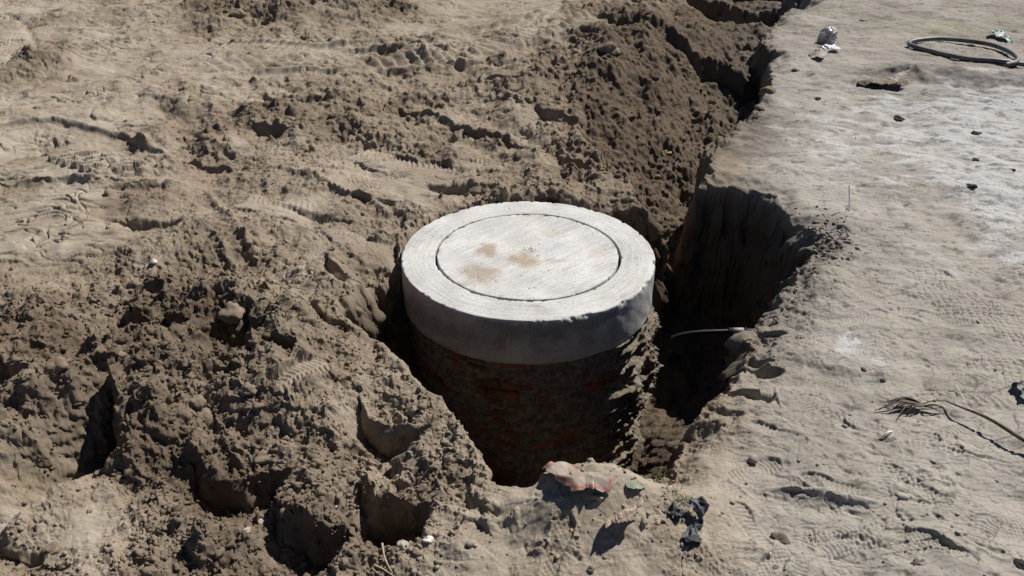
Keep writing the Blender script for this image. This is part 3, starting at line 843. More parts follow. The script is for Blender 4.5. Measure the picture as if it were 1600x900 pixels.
def ring_mesh():
    prof = []
    for r in np.linspace(RIN, RR - 0.006, 34): prof.append((r, 0.0, 0))
    prof += [(RR - 0.002, -0.003, 0), (RR, -0.009, 1)]
    for z in np.linspace(-0.02, -0.306, 22): prof.append((RR, z, 1))
    prof += [(RR - 0.006, -0.314, 1), (RR - 0.2, -0.314, 1), (RIN, -0.314, 1), (RIN, -0.2, 1), (RIN, -0.03, 1), (RIN, -0.004, 1)]
    P = np.array([(a, b_) for a, b_, _ in prof]); n = len(P)
    th = np.linspace(0, 2 * np.pi, NA, endpoint=False)
    T, I = np.meshgrid(th, np.arange(n), indexing='ij')
    r = P[I, 0].copy(); z = P[I, 1].copy()
    cx, sx = np.cos(T), np.sin(T)
    # chipped outer arris, wavering bottom, uneven top
    chip = np.clip(fbm(cx * 9 + 3, sx * 9, 1.0, 4, 300, 0.6) - 0.15, 0, 1) * 0.022
    edge = np.exp(-((r - RR) / 0.012) ** 2) * np.exp(-(z / 0.018) ** 2)
    r -= chip * edge; z -= chip * 0.8 * edge
    ci = np.clip(fbm(cx * 7 + 9, sx * 7, 1.0, 4, 303, 0.6) - 0.1, 0, 1) * 0.008
    ei = np.exp(-((r - RIN) / 0.008) ** 2) * np.exp(-(z / 0.012) ** 2)
    r += ci * ei; z -= ci * ei
    topm = np.exp(-(z / 0.01) ** 2)
    z += topm * fbm(r * cx, r * sx, 3, 4, 305) * 0.003
    lines = fbm(r * 60 + fbm(cx, sx, 1.5, 2, 309) * 1.0, T * 2.0, 1.0, 2, 307)
    z += topm * lines * 0.0012
    z -= topm * clods(r * cx, r * sx, 0.05, 11, 0.2, 0.04, 0.14, 1.0)
    sidem = (np.abs(r - RR) < 0.02) * (z < -0.008)
    r += sidem * (fbm(cx * 3, sx * 3 + z * 4, 1.5, 3, 312) * 0.004 + gn(T * 10, z * 10, 314) * 0.001)
    z += (P[I, 1] < -0.3) * fbm(cx * 4, sx * 4, 1.3, 3, 316) * 0.006
    V = np.stack([r * cx, r * sx, z], -1).reshape(-1, 3)
    idx = np.arange(NA * n).reshape(NA, n); a = idx; b_ = np.roll(idx, -1, 0)
    F = np.stack([a, b_, np.roll(b_, -1, 1), np.roll(a, -1, 1)], -1)
    F = F[:, :, ::-1].reshape(-1, 4)
    me = np_mesh('manhole_ring', V, F)
    # tint
    x0_, y0_ = r * cx, r * sx
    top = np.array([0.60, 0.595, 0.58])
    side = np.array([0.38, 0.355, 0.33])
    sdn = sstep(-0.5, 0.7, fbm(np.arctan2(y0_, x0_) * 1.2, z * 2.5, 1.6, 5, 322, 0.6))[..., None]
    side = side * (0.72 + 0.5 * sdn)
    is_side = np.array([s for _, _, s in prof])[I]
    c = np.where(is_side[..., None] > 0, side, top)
    x_, y_ = r * cx, r * sx
    st = sstep(0.5, 1.0, fbm(x_, y_, 5, 4, 320, 0.6))[..., None] * 0.35
    c = np.where(is_side[..., None] > 0, c, c * (1 - st) + np.array([0.42, 0.35, 0.27]) * st)
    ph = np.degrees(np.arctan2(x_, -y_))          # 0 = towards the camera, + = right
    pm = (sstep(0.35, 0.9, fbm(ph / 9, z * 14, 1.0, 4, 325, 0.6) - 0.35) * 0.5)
    pm = np.maximum(pm, sstep(38, 40, ph) * 0.42)  # sunlit right flank of the ring side painted paler
    pm = np.maximum(pm, sstep(47, 47.5, ph) * 0.72)  # stronger second step of the painted sunlight
    def drip(p0, w, z0, z1, a):
        q = np.exp(-((ph + fbm(z * 30, z * 0 + p0, 1, 2, 5) * w * .3 - p0) / w) ** 4) * sstep(z0 + .01, z0, z) * sstep(z1 - .01, z1, z)
        return q * a
    for args in ((-9, .5, -.13, -.27, .8), (-6, 1.5, -.17, -.25, .35), (-1, .5, -.10, -.2, .4), (8, 1.2, -.1, -.18, .3), (-12, 3.0, -.262, -.275, .5), (33, 4.0, -.10, -.14, .5), (36, 3.0, -.085, -.12, .45), (-44, .3, -.15, -.2, .3)):
        pm = np.maximum(pm, drip(*args))
    pm = np.maximum(pm, sstep(-0.03, -0.012, z + fbm(ph / 3, z * 0, 1, 3, 331) * 0.02) * 0.8)
    pm = np.where(is_side > 0, pm, 0)[..., None]
    c = c * (1 - pm) + np.array([0.50, 0.50, 0.49]) * pm
    holes = sstep(0.75, 0.95, fbm(x_, y_ + z, 26, 2, 335))[..., None] * 0.5
    c = c * (1 - holes * 0.6)
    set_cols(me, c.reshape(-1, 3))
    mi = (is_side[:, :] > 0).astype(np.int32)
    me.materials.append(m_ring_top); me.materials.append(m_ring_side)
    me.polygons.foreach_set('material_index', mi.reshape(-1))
    return me
cover = bpy.data.objects.new('manhole_cover', None); C.objects.link(cover); cover.location = (RC[0], RC[1], -0.314)
tag(cover, 'thick round pale concrete manhole top with an inset lid lying on the brick shaft', 'manhole cover')
ring = mesh_obj('ring', ring_mesh(), None, cover)
ring.location = (0, 0, 0.314)

def lid_mesh():
    n_r = 150; rl = 0.604
    rr = np.concatenate([np.linspace(0, 1, n_r) ** 0.8 * (rl - 0.003), [rl, rl, rl]])
    zz = np.concatenate([np.zeros(n_r), [-0.004, -0.03, -0.10]])
    T, I = np.meshgrid(np.linspace(0, 2 * np.pi, NA, endpoint=False), np.arange(len(rr)), indexing='ij')
    r = rr[I].copy(); z = zz[I].copy(); cx, sx = np.cos(T), np.sin(T)
    ch = np.clip(fbm(cx * 8, sx * 8, 1.0, 4, 350, .6) - 0.15, 0, 1) * 0.010
    # ragged broken edge at near right
    ph = np.degrees(np.arctan2(cx, -sx))
    ch = ch + np.exp(-((ph - 45) / 12) ** 2) * 0.006 + np.exp(-((ph - 15) / 14) ** 2) * 0.003
    e = np.exp(-((r - rl) / 0.014) ** 2)
    r -= ch * e * 0.7; z -= ch * e * 0.8
    x, y = r * cx, r * sx
    a = math.radians(42); u = x * math.cos(a) + y * math.sin(a); v = -x * math.sin(a) + y * math.cos(a)
    topm = np.exp(-(zz[I] / 0.01) ** 2)
    vv = v + fbm(x, y, 1.2, 2, 352) * 0.05
    z += topm * (fbm(u * 1.5, vv * 55, 1.0, 3, 355, .6) * 0.0014 + fbm(x, y, 2.5, 3, 358) * 0.003)
    z -= topm * clods(x, y, 0.07, 12, 0.2, 0.03, 0.11, 1.0)
    d = np.sqrt((x - 0.015) ** 2 + (y - 0.04) ** 2)
    z += topm * (np.exp(-(d / 0.045) ** 2) * fbm(x, y, 45, 3, 360, .7) * 0.011)
    me = np_mesh('manhole_lid', np.stack([x, y, z], -1).reshape(-1, 3), np.zeros((0, 4))) if False else None
    n = len(rr); idx = np.arange(NA * n).reshape(NA, n); p = idx[:, :-1]; q = np.roll(idx, -1, 0)[:, :-1]
    F = np.stack([p, p + 1, q + 1, q], -1).reshape(-1, 4)
    me = np_mesh('manhole_lid', np.stack([x, y, z], -1).reshape(-1, 3), F)
    c = np.tile(np.array([0.64, 0.64, 0.63]), x.shape + (1,))
    def stain(cx_, cy_, sx_, sy_, amp, th=0.2):
        q = np.exp(-(((x - cx_) / sx_) ** 2 + ((y - cy_) / sy_) ** 2)) + fbm(x, y, 7, 6, 370, .7) * 0.26
        return sstep(th - .1, th + 0.6, q) * amp
    st = np.maximum.reduce([stain(-0.32, -0.28, 0.16, 0.16, .95, .35), stain(-0.28, 0.03, .09, .13, 1.0, .35), stain(-0.03, -0.10, .14, .12, 1.0, .35),
                            stain(0.18, 0.3, .12, .10, .4, .4), stain(0.48, 0.0, .10, .16, .35, .4), stain(.15, -.1, .2, .06, .45, .45)])
    st = np.maximum(st, sstep(-0.1, 0.9, fbm(x, y, 2.5, 4, 380)) * 0.25)[..., None]
    c = c * (1 - st) + np.array([0.42, 0.355, 0.28]) * st
    gray = (sstep(0.2, 1.0, fbm(u * 2, vv * 12, 1.0, 4, 385, .6)) * 0.35)[..., None]
    c = c * (1 - gray) + np.array([0.47, 0.48, 0.49]) * gray
    c = c * (1 - (np.exp(-(d / 0.035) ** 4) * sstep(0, .5, fbm(x, y, 50, 2, 390)) * 0.5)[..., None])
    dirty = (np.exp(-((r - rl) / 0.03) ** 2) * sstep(-0.1, 0.6, fbm(x, y, 12, 4, 395)) * 0.4)[..., None]
    c = c * (1 - dirty) + np.array([0.25, 0.23, 0.21]) * dirty
    set_cols(me, c.reshape(-1, 3))
    return me
lid = mesh_obj('lid', lid_mesh(), m_lid, cover)
lid.location = (-0.002, 0.009, 0.312)
lid['label'] = 'inset round lid with brown stains and straight brush marks'

# brick shaft
m_brick = mat_simple('red_brick', (0.22, 0.085, 0.04), 0.9, 0.2, 6, 0.5, 0.004, spec=0.15, second=(0.085, 0.055, 0.04))
m_mortar = mat_simple('smeared_mortar', (0.20, 0.168, 0.13), 0.95, 0.25, 25, 0.8, 0.01, spec=0.15, second=(0.075, 0.06, 0.046))
shaft = bpy.data.objects.new('brick_shaft', None); C.objects.link(shaft); shaft.location = (RC[0], RC[1], -1.5)
tag(shaft, 'round red brick shaft with smeared mortar standing in the pit under the concrete ring', 'brick shaft')
brk = random.Random(3)
bm = bmesh.new()
z = 1.18
course = 0
while z > 0.0:
    hgt = 0.062; step = 0.078
    nb = 25; off = brk.random()
    for k in range(nb):
        th = (k + off) / nb * 2 * math.pi
        ph = math.degrees(math.atan2(math.cos(th), -math.sin(th)))
        r_ = 0.728 + brk.uniform(-0.010, 0.010)
        if 30 < ph < 110: r_ += brk.uniform(0.0, 0.026)
        L_ = 2 * math.pi * 0.79 / nb - 0.012 - brk.uniform(0, 0.02)
        M = Matrix.Rotation(th, 4, 'Z') @ Matrix.Translation((r_, 0, z - hgt / 2 + brk.uniform(-.006, .006))) @ Matrix.Rotation(brk.uniform(-.05, .05), 4, 'Z') @ Matrix.Rotation(brk.uniform(-.05, .05), 4, 'X')
        g = bmesh.ops.create_cube(bm, size=1, matrix=M @ Matrix.Diagonal((0.13, L_, hgt, 1)))
        bmesh.ops.bevel(bm, geom=list({e for v in g['verts'] for e in v.link_edges}), offset=0.006, segments=2, affect='EDGES')
    z -= step; course += 1
for v in bm.verts:
    v.co += mnoise.noise_vector(v.co * 18) * 0.004
bme = bpy.data.meshes.new('brickwork'); bm.to_mesh(bme); bm.free()
mesh_obj('brickwork', bme, m_brick, shaft, smooth=False)
def mortar_mesh():
    nz = 420; na = 1500
    T, Zg = np.meshgrid(np.linspace(0, 2 * np.pi, na, endpoint=False), np.linspace(0, 1.185, nz), indexing='ij')
    ph = np.degrees(np.arctan2(np.cos(T), -np.sin(T)))
    s = ph / 180 * math.pi * 0.8
    cz = ((1.18 - Zg) % 0.078) / 0.078            # 0 top of course .. 1 joint
    joint = np.exp(-((cz - 0.90) / 0.13) ** 2) + np.exp(-((cz + 0.10) / 0.13) ** 2)
    smear = sstep(-0.55, -0.15, fbm(s * .8, Zg * 1.6, 2.4, 3, 400, 0.5))
    lit = sstep(22, 50, ph) * sstep(125, 95, ph)
    r = 0.778 + fbm(s, Zg, 5, 4, 405, .6) * 0.008 + joint * (0.006 + 0.012 * smear) + smear * 0.024
    # mortar squeezed out in lumps and lips on the right-hand side
    cl = clods(s * 1.0 + 5, Zg * 1.6, 0.07, 3, 0.8, .2, .55, .8) + clods(s + 2, Zg * 1.3, 0.03, 4, .8, .2, .55, .8)
    sag = fbm(s * 6 + Zg * 3, Zg * 2.2, 1, 4, 410, .55)
    r += lit * (joint * np.clip(gn(s * 4, Zg * 9, 3) + .3, 0, 1) * 0.045 + cl * 0.35 + np.clip(sag, 0, 1) * 0.055 - 0.004)
    r += 0.060 * np.exp(-((ph - 40) / 14) ** 2) * sstep(1.185, 1.08, Zg) * (0.6 + 0.5 * gn(Zg * 4, s * 2, 12))
    # earth and slurry clinging to the far right flank
    fl = np.exp(-((ph - 88 - 6 * gn(Zg * 3, Zg * 0, 7)) / 16) ** 2) * sstep(0.15, 0.5, Zg) * sstep(1.2, 0.8, Zg)
    r += fl * (0.07 + 0.06 * fbm(s * 4, Zg, 4, 4, 415, .6) + 0.03 * (1 - np.abs(fbm(s, Zg, 9, 3, 417))))
    zz = Zg + lit * joint * gn(s * 4, Zg * 3, 9) * 0.015 + fbm(s, Zg, 6, 2, 420) * 0.01
    zz = np.minimum(zz, 1.184)
    V = np.stack([r * np.cos(T), r * np.sin(T), zz], -1).reshape(-1, 3)
    idx = np.arange(na * nz).reshape(na, nz); a = idx[:, :-1]; b_ = np.roll(idx, -1, 0)[:, :-1]
    return np_mesh('mortar', V, np.stack([a, b_, b_ + 1, a + 1], -1).reshape(-1, 4))
mesh_obj('mortar', mortar_mesh(), m_mortar, shaft)

# ------------------------------------------------------------------ tubes, sheets, stones
def catmull(pts, n=12):
    pts = [Vector(p) for p in pts]
    out = []
    for i in range(len(pts) - 1):
        p0 = pts[max(i - 1, 0)]; p1 = pts[i]; p2 = pts[i + 1]; p3 = pts[min(i + 2, len(pts) - 1)]
        for k in range(n):
            t = k / n
            out.append(0.5 * ((2 * p1) + (p2 - p0) * t + (2 * p0 - 5 * p1 + 4 * p2 - p3) * t * t + (3 * p1 - p0 - 3 * p2 + p3) * t ** 3))
    out.append(pts[-1])
    return out
def tube(bm, pts, radii, seg=10, cap=True):
    n = len(pts)
    if not hasattr(radii, '__len__'): radii = [radii] * n
    rings = []; up = Vector((0, 0, 1))
    for i, p in enumerate(pts):
        t = (pts[min(i + 1, n - 1)] - pts[max(i - 1, 0)]).normalized()
        a = t.cross(up)
        if a.length < 1e-3: a = t.cross(Vector((0, 1, 0)))
        a.normalize(); c = a.cross(t).normalized()
        rings.append([bm.verts.new(p + (a * math.cos(q) + c * math.sin(q)) * radii[i]) for q in [2 * math.pi * k / seg for k in range(seg)]])
    for r0, r1 in zip(rings, rings[1:]):
        for k in range(seg):
            bm.faces.new((r0[k], r0[(k + 1) % seg], r1[(k + 1) % seg], r1[k]))
    if cap:
        bm.faces.new(rings[0][::-1]); bm.faces.new(rings[-1])
def bm_obj(name, bm, mat=None, parent=None, smooth=True):
    bmesh.ops.recalc_face_normals(bm, faces=bm.faces[:])
    me = bpy.data.meshes.new(name); bm.to_mesh(me); bm.free()
    return mesh_obj(name, me, mat, parent, smooth)
def sheet(name, path, half, mat, n=60, m=24, crumple=0.012, freq=9, roll=0.0, seed=0, thick=0.0015, colf=None, across=None, droop=0.0, ragged=0.15, parent=None):
    P = catmull(path, max(2, n // (len(path) - 1)))
    n = len(P); V = []; Cc = []
    for i, p in enumerate(P):
        t = (P[min(i + 1, n - 1)] - P[max(i - 1, 0)]).normalized()
        ac = Vector(across).normalized() if across else Vector((0, 0, 1)).cross(t).normalized()
        h = half(i / (n - 1)) if callable(half) else half
        up = t.cross(ac).normalized()
        if up.z < 0: up = -up
        for j in range(m + 1):
            w = j / m * 2 - 1
            rg = 1 + ragged * (mnoise.noise(Vector((i / n * 9, math.copysign(3, w), seed))) + .6 * mnoise.noise(Vector((i / n * 25, math.copysign(3, w), seed))))
            pos = p + ac * (w * h * rg)
            q = pos * freq + Vector((seed * 7.7, 0, 0))
            fold = abs(mnoise.noise(q)) * 1.3 + 0.6 * abs(mnoise.noise(q * 2.3)) + .15 * abs(mnoise.noise(q * 5))
            pos = pos + up * ((0.75 - fold) * crumple + roll * w * w - droop * w)
            pos += mnoise.noise_vector(q * 0.8) * crumple * 0.5
            V.append(pos)
            if colf: Cc.append(colf(i / (n - 1), w, pos))
    F = []
    for i in range(n - 1):
        for j in range(m):
            a = i * (m + 1) + j
            F.append((a, a + 1, a + m + 2, a + m + 1))
    cen = V[len(V) // 2]
    me = np_mesh(name, [tuple(v - cen) for v in V], F)
    if colf: set_cols(me, np.array(Cc))
    o = mesh_obj(name, me, mat, parent)
    o.location = cen
    s = o.modifiers.new('thickness', 'SOLIDIFY'); s.thickness = thick
    return o
def tint_mat(name, rough_=0.8, bump=0.3, spec=0.3, trans=0.0, metallic=0.0, sc=40):
    m, nt, b = new_mat(name)
    at = N(nt, 'ShaderNodeAttribute', attribute_name='tint'); tc = N(nt, 'ShaderNodeTexCoord')
    n = N(nt, 'ShaderNodeTexNoise'); n.inputs['Scale'].default_value = sc; n.inputs['Detail'].default_value = 8; n.inputs['Roughness'].default_value = .7
    nt.links.new(tc.outputs['Object'], n.inputs['Vector'])
    r = N(nt, 'ShaderNodeMapRange'); r.inputs['From Min'].default_value = .3; r.inputs['From Max'].default_value = .7; r.inputs['To Min'].default_value = .75; r.inputs['To Max'].default_value = 1.1
    nt.links.new(n.outputs[0], r.inputs[0])
    s = N(nt, 'ShaderNodeVectorMath', operation='SCALE'); nt.links.new(at.outputs['Color'], s.inputs[0]); nt.links.new(r.outputs[0], s.inputs['Scale'])
    nt.links.new(s.outputs[0], b.inputs['Base Color']); add_bump(nt, b, n.outputs[0], bump, 0.003)
    b.inputs['Roughness'].default_value = rough_; b.inputs['Specular IOR Level'].default_value = spec; b.inputs['Transmission Weight'].default_value = trans
    b.inputs['Metallic'].default_value = metallic
    return m
m_tint = tint_mat('dusty_paper')
m_foil = tint_mat('crinkled_plastic', 0.6, 0.2, 0.25)
m_soil_tint = tint_mat('dusty_cloth', 0.95, 0.7, 0.1)
DUST = np.array([0.36, 0.31, 0.255])
def mixc(a, b, t): return np.array(a) * (1 - t) + np.array(b) * t
def H(px, py, lift=0.0): return hit(px, py, lift)

# pipe in the pit
pl = G(1050, 519, -0.45); pr = G(1185, 519, -0.45)
zp = -0.45
m_black = mat_simple('black_pipe_plastic', (0.018, 0.018, 0.02), 0.35, 0.3, 40, 0.1, 0.001, spec=0.5)
m_grey = mat_simple('grey_coupling_plastic', (0.30, 0.29, 0.31), 0.55, 0.15, 60, 0.1, 0.001)
pipe = bpy.data.objects.new('water_pipe', None); C.objects.link(pipe)
A = Vector((pl[0], pl[1], zp)); B = Vector((pr[0] + 0.06, pr[1] + 0.02, zp)); pipe.location = A
tag(pipe, 'black plastic pipe with pale grey coupling sticking out of the right pit wall', 'pipe')
def pt(t, dz=0): return A.lerp(B, t) - A + Vector((0, 0, dz))
Lp = (B - A).length
bm = bmesh.new(); tube(bm, catmull([pt(0, -0.05), pt(.12, -.02), pt(.3, -.004), pt(.6), pt(1)], 8), 0.015, 18); bm_obj('tube', bm, m_black, pipe)
tcp = lambda px: (G(px, 519, zp)[0] - A.x) / (B.x - A.x)
bm = bmesh.new(); tube(bm, [pt(tcp(1145)), pt(tcp(1146.2)), pt(tcp(1162)), pt(tcp(1163))], [0.016, 0.023, 0.023, 0.017], 24); bm_obj('coupling', bm, m_grey, pipe)
bm = bmesh.new(); tube(bm, [pt(tcp(1139)), pt(tcp(1139.5)), pt(tcp(1143)), pt(tcp(1144))], [0.016, 0.025, 0.025, 0.017], 10); bm_obj('nut', bm, m_black, pipe, False)
bm = bmesh.new(); tube(bm, [pt(tcp(1164)), pt(tcp(1164.5)), pt(tcp(1167)), pt(tcp(1168))], [0.016, 0.024, 0.024, 0.017], 10); bm_obj('nut', bm, m_black, pipe, False)

# coil of hose
m_hose = mat_simple('sun_bleached_hose', (0.15, 0.15, 0.155), 0.5, 0.3, 6, 0.15, 0.002, spec=0.4, second=(0.06, 0.062, 0.066))
hp = [(1640, 106, .02), (1600, 98, .02), (1560, 95, .02), (1510, 90, .02), (1465, 80, .02), (1430, 70, .03), (1421, 63, .04), (1436, 58, .05), (1470, 56.5, .05), (1510, 59, .06),
      (1550, 66, .07), (1580, 75, .08), (1592, 84, .08), (1587, 91, .07), (1572, 96, .055)]
bm = bmesh.new()
path = []
for px, py, l in hp:
    x, y = G(px, py + 2, l); path.append(Vector((x, y, max(zat(x, y), -0.01) + l * 0.45 + 0.014)))
o0 = path[6].copy(); path = [p - o0 for p in path]
hpts = catmull(path, 10)
for p in hpts:
    w_ = p + o0
    p.z = max(p.z, max(zat(w_.x + dx_, w_.y + dy_) for dx_ in (-.03, 0, .03) for dy_ in (-.06, 0, .06)) + 0.012 - o0.z)
for _ in range(6):
    for i in range(1, len(hpts) - 1): hpts[i].z = max(hpts[i].z, (hpts[i - 1].z + hpts[i + 1].z) / 2)
tube(bm, hpts, 0.026, 14)
hose = bm_obj('hose_coil', bm, m_hose); hose.location = o0
tag(hose, 'dark grey hose coiled in one wide loop on the dry ground', 'hose')

# white and green rag beyond the hose
def c_bag(u, w, p):
    return mixc((0.75, 0.78, 0.76), (0.10, 0.35, 0.24), 1.0 if mnoise.noise(p * 22) > 0.18 else 0.0)
o = sheet('plastic_bag', [H(1548, 54, .03), H(1556, 57, .035), H(1566, 62, .02), H(1578, 67, .005)], lambda u: 0.07 + .03 * math.sin(u * 5), m_foil, crumple=0.045, freq=14, seed=3, colf=c_bag)
tag(o, 'crumpled white and green plastic bag lying behind the hose coil', 'plastic bag')
# clear plastic cup and crushed can near the trench
p = H(1290, 66)
bm = bmesh.new()
nA, nZ = 48, 26
for j in range(nZ):
    t = j / (nZ - 1); r_ = 0.115 * (1 - 0.15 * t) * (1 if t < .6 else math.sqrt(max(0.02, 1 - ((t - .6) / .4) ** 2)))
    for i in range(nA):
        a = 2 * math.pi * i / nA
        v = Vector((math.cos(a) * r_ * 1.05, math.sin(a) * r_ * 0.7, t * 0.2))
        q = v * 16
        v += Vector((v.x, v.y, 0)).normalized() * (abs(mnoise.noise(q)) * -0.07 + abs(mnoise.noise(q * 2.6)) * 0.02)
        bm.verts.new(v)
bm.verts.ensure_lookup_table()
for j in range(nZ - 1):
    for i in range(nA):
        bm.faces.new([bm.verts[j * nA + i], bm.verts[j * nA + (i + 1) % nA], bm.verts[(j + 1) * nA + (i + 1) % nA], bm.verts[(j + 1) * nA + i]])
m_clear = mat_simple('milky_plastic', (0.80, 0.78, 0.77), 0.28, 0.1, 12, 0.3, 0.004, spec=0.6, second=(0.42, 0.36, 0.34), trans=0.25)
o = bm_obj('plastic_bottle', bm, m_clear, None, False); o.location = p - Vector((0, 0, .01)); o.rotation_euler = (0.1, 0.15, 0.2)
s = o.modifiers.new('thickness', 'SOLIDIFY'); s.thickness = 0.002
tag(o, 'crushed milky plastic bottle standing upright beside the far trench', 'bottle')
def c_can(u, w, p):
    return np.array((0.85, 0.85, 0.87)) if mnoise.noise(Vector((u * 7, w * 0.5, 1))) > -0.1 else np.array((0.05, 0.05, 0.06))
o = sheet('snack_wrapper', [H(1281, 81, .02), H(1295, 80, .04), H(1311, 79, .03)], 0.07, m_foil, crumple=0.02, freq=20, seed=5, colf=c_can, droop=-0.01)
tag(o, 'flattened silver and black wrapper lying just below the crushed bottle', 'wrapper')
o = sheet('cardboard_scrap', [H(1266, 89, .012), H(1278, 90, .045), H(1290, 92, .05)], 0.10, m_tint, crumple=0.015, freq=8, seed=6, colf=lambda u, w, p: mixc((0.40, .37, .33), (.24, .2, .16), .5 + mnoise.noise(p * 12)))
tag(o, 'small dull grey cardboard scrap in front of the silver wrapper', 'cardboard')

# earth-covered mat with a turned-up corner
def c_mat(u, w, p):
    k = 0.5 + mnoise.noise(p * 9) * 0.9
    return mixc((0.18, .145, .112), (0.27, .225, .18), min(1, max(0, k)))
mp_ = [H(1340, 129, .0), H(1354, 132, .03), H(1370, 134, .045), H(1390, 135, .05), H(1406, 134, .055)]
o = sheet('buried_sack', mp_, lambda u: 0.13 - .05 * abs(u - .5), m_soil_tint, n=80, m=40, crumple=0.022, freq=11, seed=8, colf=c_mat, droop=0.03, thick=0.008, roll=-0.03)
tag(o, 'earth covered sack half buried at the edge of the whitish ground', 'sack')
sk = o
o = sheet('corner_flap', [H(1396, 133, .04) - sk.location, H(1408, 129, .09) - sk.location, H(1419, 123, .13) - sk.location], lambda u: 0.08 * (1.1 - u), m_tint, crumple=0.012, freq=12, seed=9, colf=lambda u, w, p: mixc((.55, .52, .47), (.3, .26, .22), .5 + mnoise.noise(p * 20)), thick=0.006, parent=sk)
o['label'] = 'pale turned-up corner'

# torn cement sack on the near brink
def c_sack(u, w, p):
    base_ = mixc((0.40, .345, .29), (0.25, .205, .165), min(1, max(0, .5 + mnoise.noise(p * 14) * 1.2)))
    red = max(math.exp(-((w - 0.86) / .10) ** 2), math.exp(-((w + 0.80) / .09) ** 2) * (1 if u > .3 else .2), 0.9 * math.exp(-((u - 0.05) / .05) ** 2), .7 * math.exp(-((u - .97) / .03) ** 2))
    red *= 0.7 + 0.3 * math.copysign(1, mnoise.noise(p * 17) + .2)
    return mixc(base_, (0.42, 0.10, 0.09), min(1, red * .9))
sp1 = [H(862, 736, .03), H(878, 742, .035), H(905, 752, .018), H(930, 752, .018), H(956, 757, .012)]
o = sheet('torn_sack', sp1, lambda u: 0.040 + .022 * math.sin(3.1 * u) ** 2 + .012 * u, m_tint, n=90, m=36, crumple=0.024, freq=8, seed=11, colf=c_sack, roll=-0.02, ragged=.45)
tag(o, 'torn dusty paper sack with red stripes draped over the near brink of the pit', 'paper sack')
# curled brown card with dark mouth
def c_card(u, w, p): return mixc((0.30, .21, .15), (0.50, .40, .31), min(1, max(0, .5 + mnoise.noise(Vector((u * 3, w * 5, 1))) * 1.4)))
o = sheet('curled_cardboard', [H(946, 826, .04), H(964, 820, .06), H(984, 812, .08), H(1004, 803, .10)], lambda u: 0.045 * (1.05 - .5 * u), m_tint, n=60, m=24, crumple=0.014, freq=11, seed=12, colf=c_card, roll=-0.02, across=(0.25, .9, -.35), ragged=.3)
tag(o, 'curled brown cardboard strip propped up over a dark shadow near the pit', 'cardboard')
# black plastic shreds
def c_blk(u, w, p): return mixc((0.03, .033, .037), (0.17, .185, .20), min(1, max(0, mnoise.noise(p * 16) * 1.6 + .25)))
o = sheet('plastic_shred', [H(1044, 797, .01), H(1056, 808, .02), H(1066, 804, .01)], lambda u: 0.026 - .015 * u, m_foil, crumple=0.028, freq=24, seed=13, colf=c_blk, ragged=.5)
tag(o, 'small black plastic shred in the dust left of the longer one', 'plastic scrap')
o = sheet('plastic_shred', [H(1076, 796, .03), H(1090, 806, .04), H(1092, 822, .012), H(1080, 834, .012), H(1084, 852, .008)], lambda u: 0.022 + .014 * math.sin(9 * u), m_foil, crumple=0.03, freq=22, seed=14, colf=c_blk, ragged=.5)
tag(o, 'long twisted black plastic shred near the bottom, right of the cardboard strip', 'plastic scrap')
o = sheet('plastic_litter', [H(1583, 606, .02), H(1594, 609, .03), H(1604, 615, .03), H(1598, 630, .02)], lambda u: 0.028, m_foil, crumple=0.03, freq=18, seed=15, colf=lambda u, w, p: mixc((.5, .52, .52), (.05, .05, .05), 1 if mnoise.noise(p * 25) > 0.05 else 0), ragged=.4)
tag(o, 'grey and black bit of plastic litter at the right edge of the ground', 'plastic scrap')

# green leaf, thin stick, palm frond and its stalk
m_leaf = mat_simple('dusty_leaf', (0.20, 0.23, 0.165), 0.7, .25, 30, .2, .001)
o = sheet('leaf', [H(977, 762, .008), H(988, 762, .012), H(1000, 763, .01), H(1010, 761, .015)], lambda u: 0.022 * math.sin(math.pi * min(1, u * 1.1 + .1)) + .002, m_leaf, crumple=.008, seed=16)
tag(o, 'dusty green leaf on the brink right of the torn sack', 'leaf')
m_twig = mat_simple('pale_dry_twig', (0.42, 0.36, 0.27), 0.8, .2, 50, .3, .001)
m_white = mat_simple('white_peeled_stick', (0.80, 0.78, 0.72), 0.7, .1, 50, .3, .001)
m_dark = mat_simple('dark_dry_stalk', (0.15, 0.12, 0.09), 0.75, .35, 25, .4, .002, second=(.06, .048, .036))
bm = bmesh.new(); q = H(1327, 331)
d_ = ray(1327, 289); tip = d_ * (q.y / d_.y) + Vector((0, 0, CAM_H)) - q
tube(bm, catmull([tip * -0.1, tip * .5, tip], 5), .0055, 8)
o = bm_obj('thin_stake', bm, m_white); o.location = q
tag(o, 'thin white stick standing upright in the ground right of the pit', 'stick')
stk = H(1478, 640, .03)
bm = bmesh.new(); pts = [H(1472, 632, .025), H(1500, 651, .05), H(1540, 672, .065), H(1600, 704, .05), H(1660, 738, .04)]
pts = [p - stk for p in pts]; cpt = catmull(pts, 8)
tube(bm, cpt, [.003 + .007 * min(1, i / 20) for i in range(len(cpt))], 8)
o = bm_obj('stalk', bm, m_dark); o.location = stk
tag(o, 'long dark dry stalk lying aslant at the right edge', 'stalk')
fr = bpy.data.objects.new('palm_frond', None); C.objects.link(fr); fr.location = H(1440, 640)
tag(fr, 'dry palm leaf tip with splayed dark leaflets left of the long stalk', 'palm leaf')
bm = bmesh.new(); c_ = catmull([H(1436, 637, .015) - fr.location, H(1455, 634, .03) - fr.location, H(1476, 634, .03) - fr.location], 8)
tube(bm, c_, .003, 6); bm_obj('stem', bm, m_dark, fr)
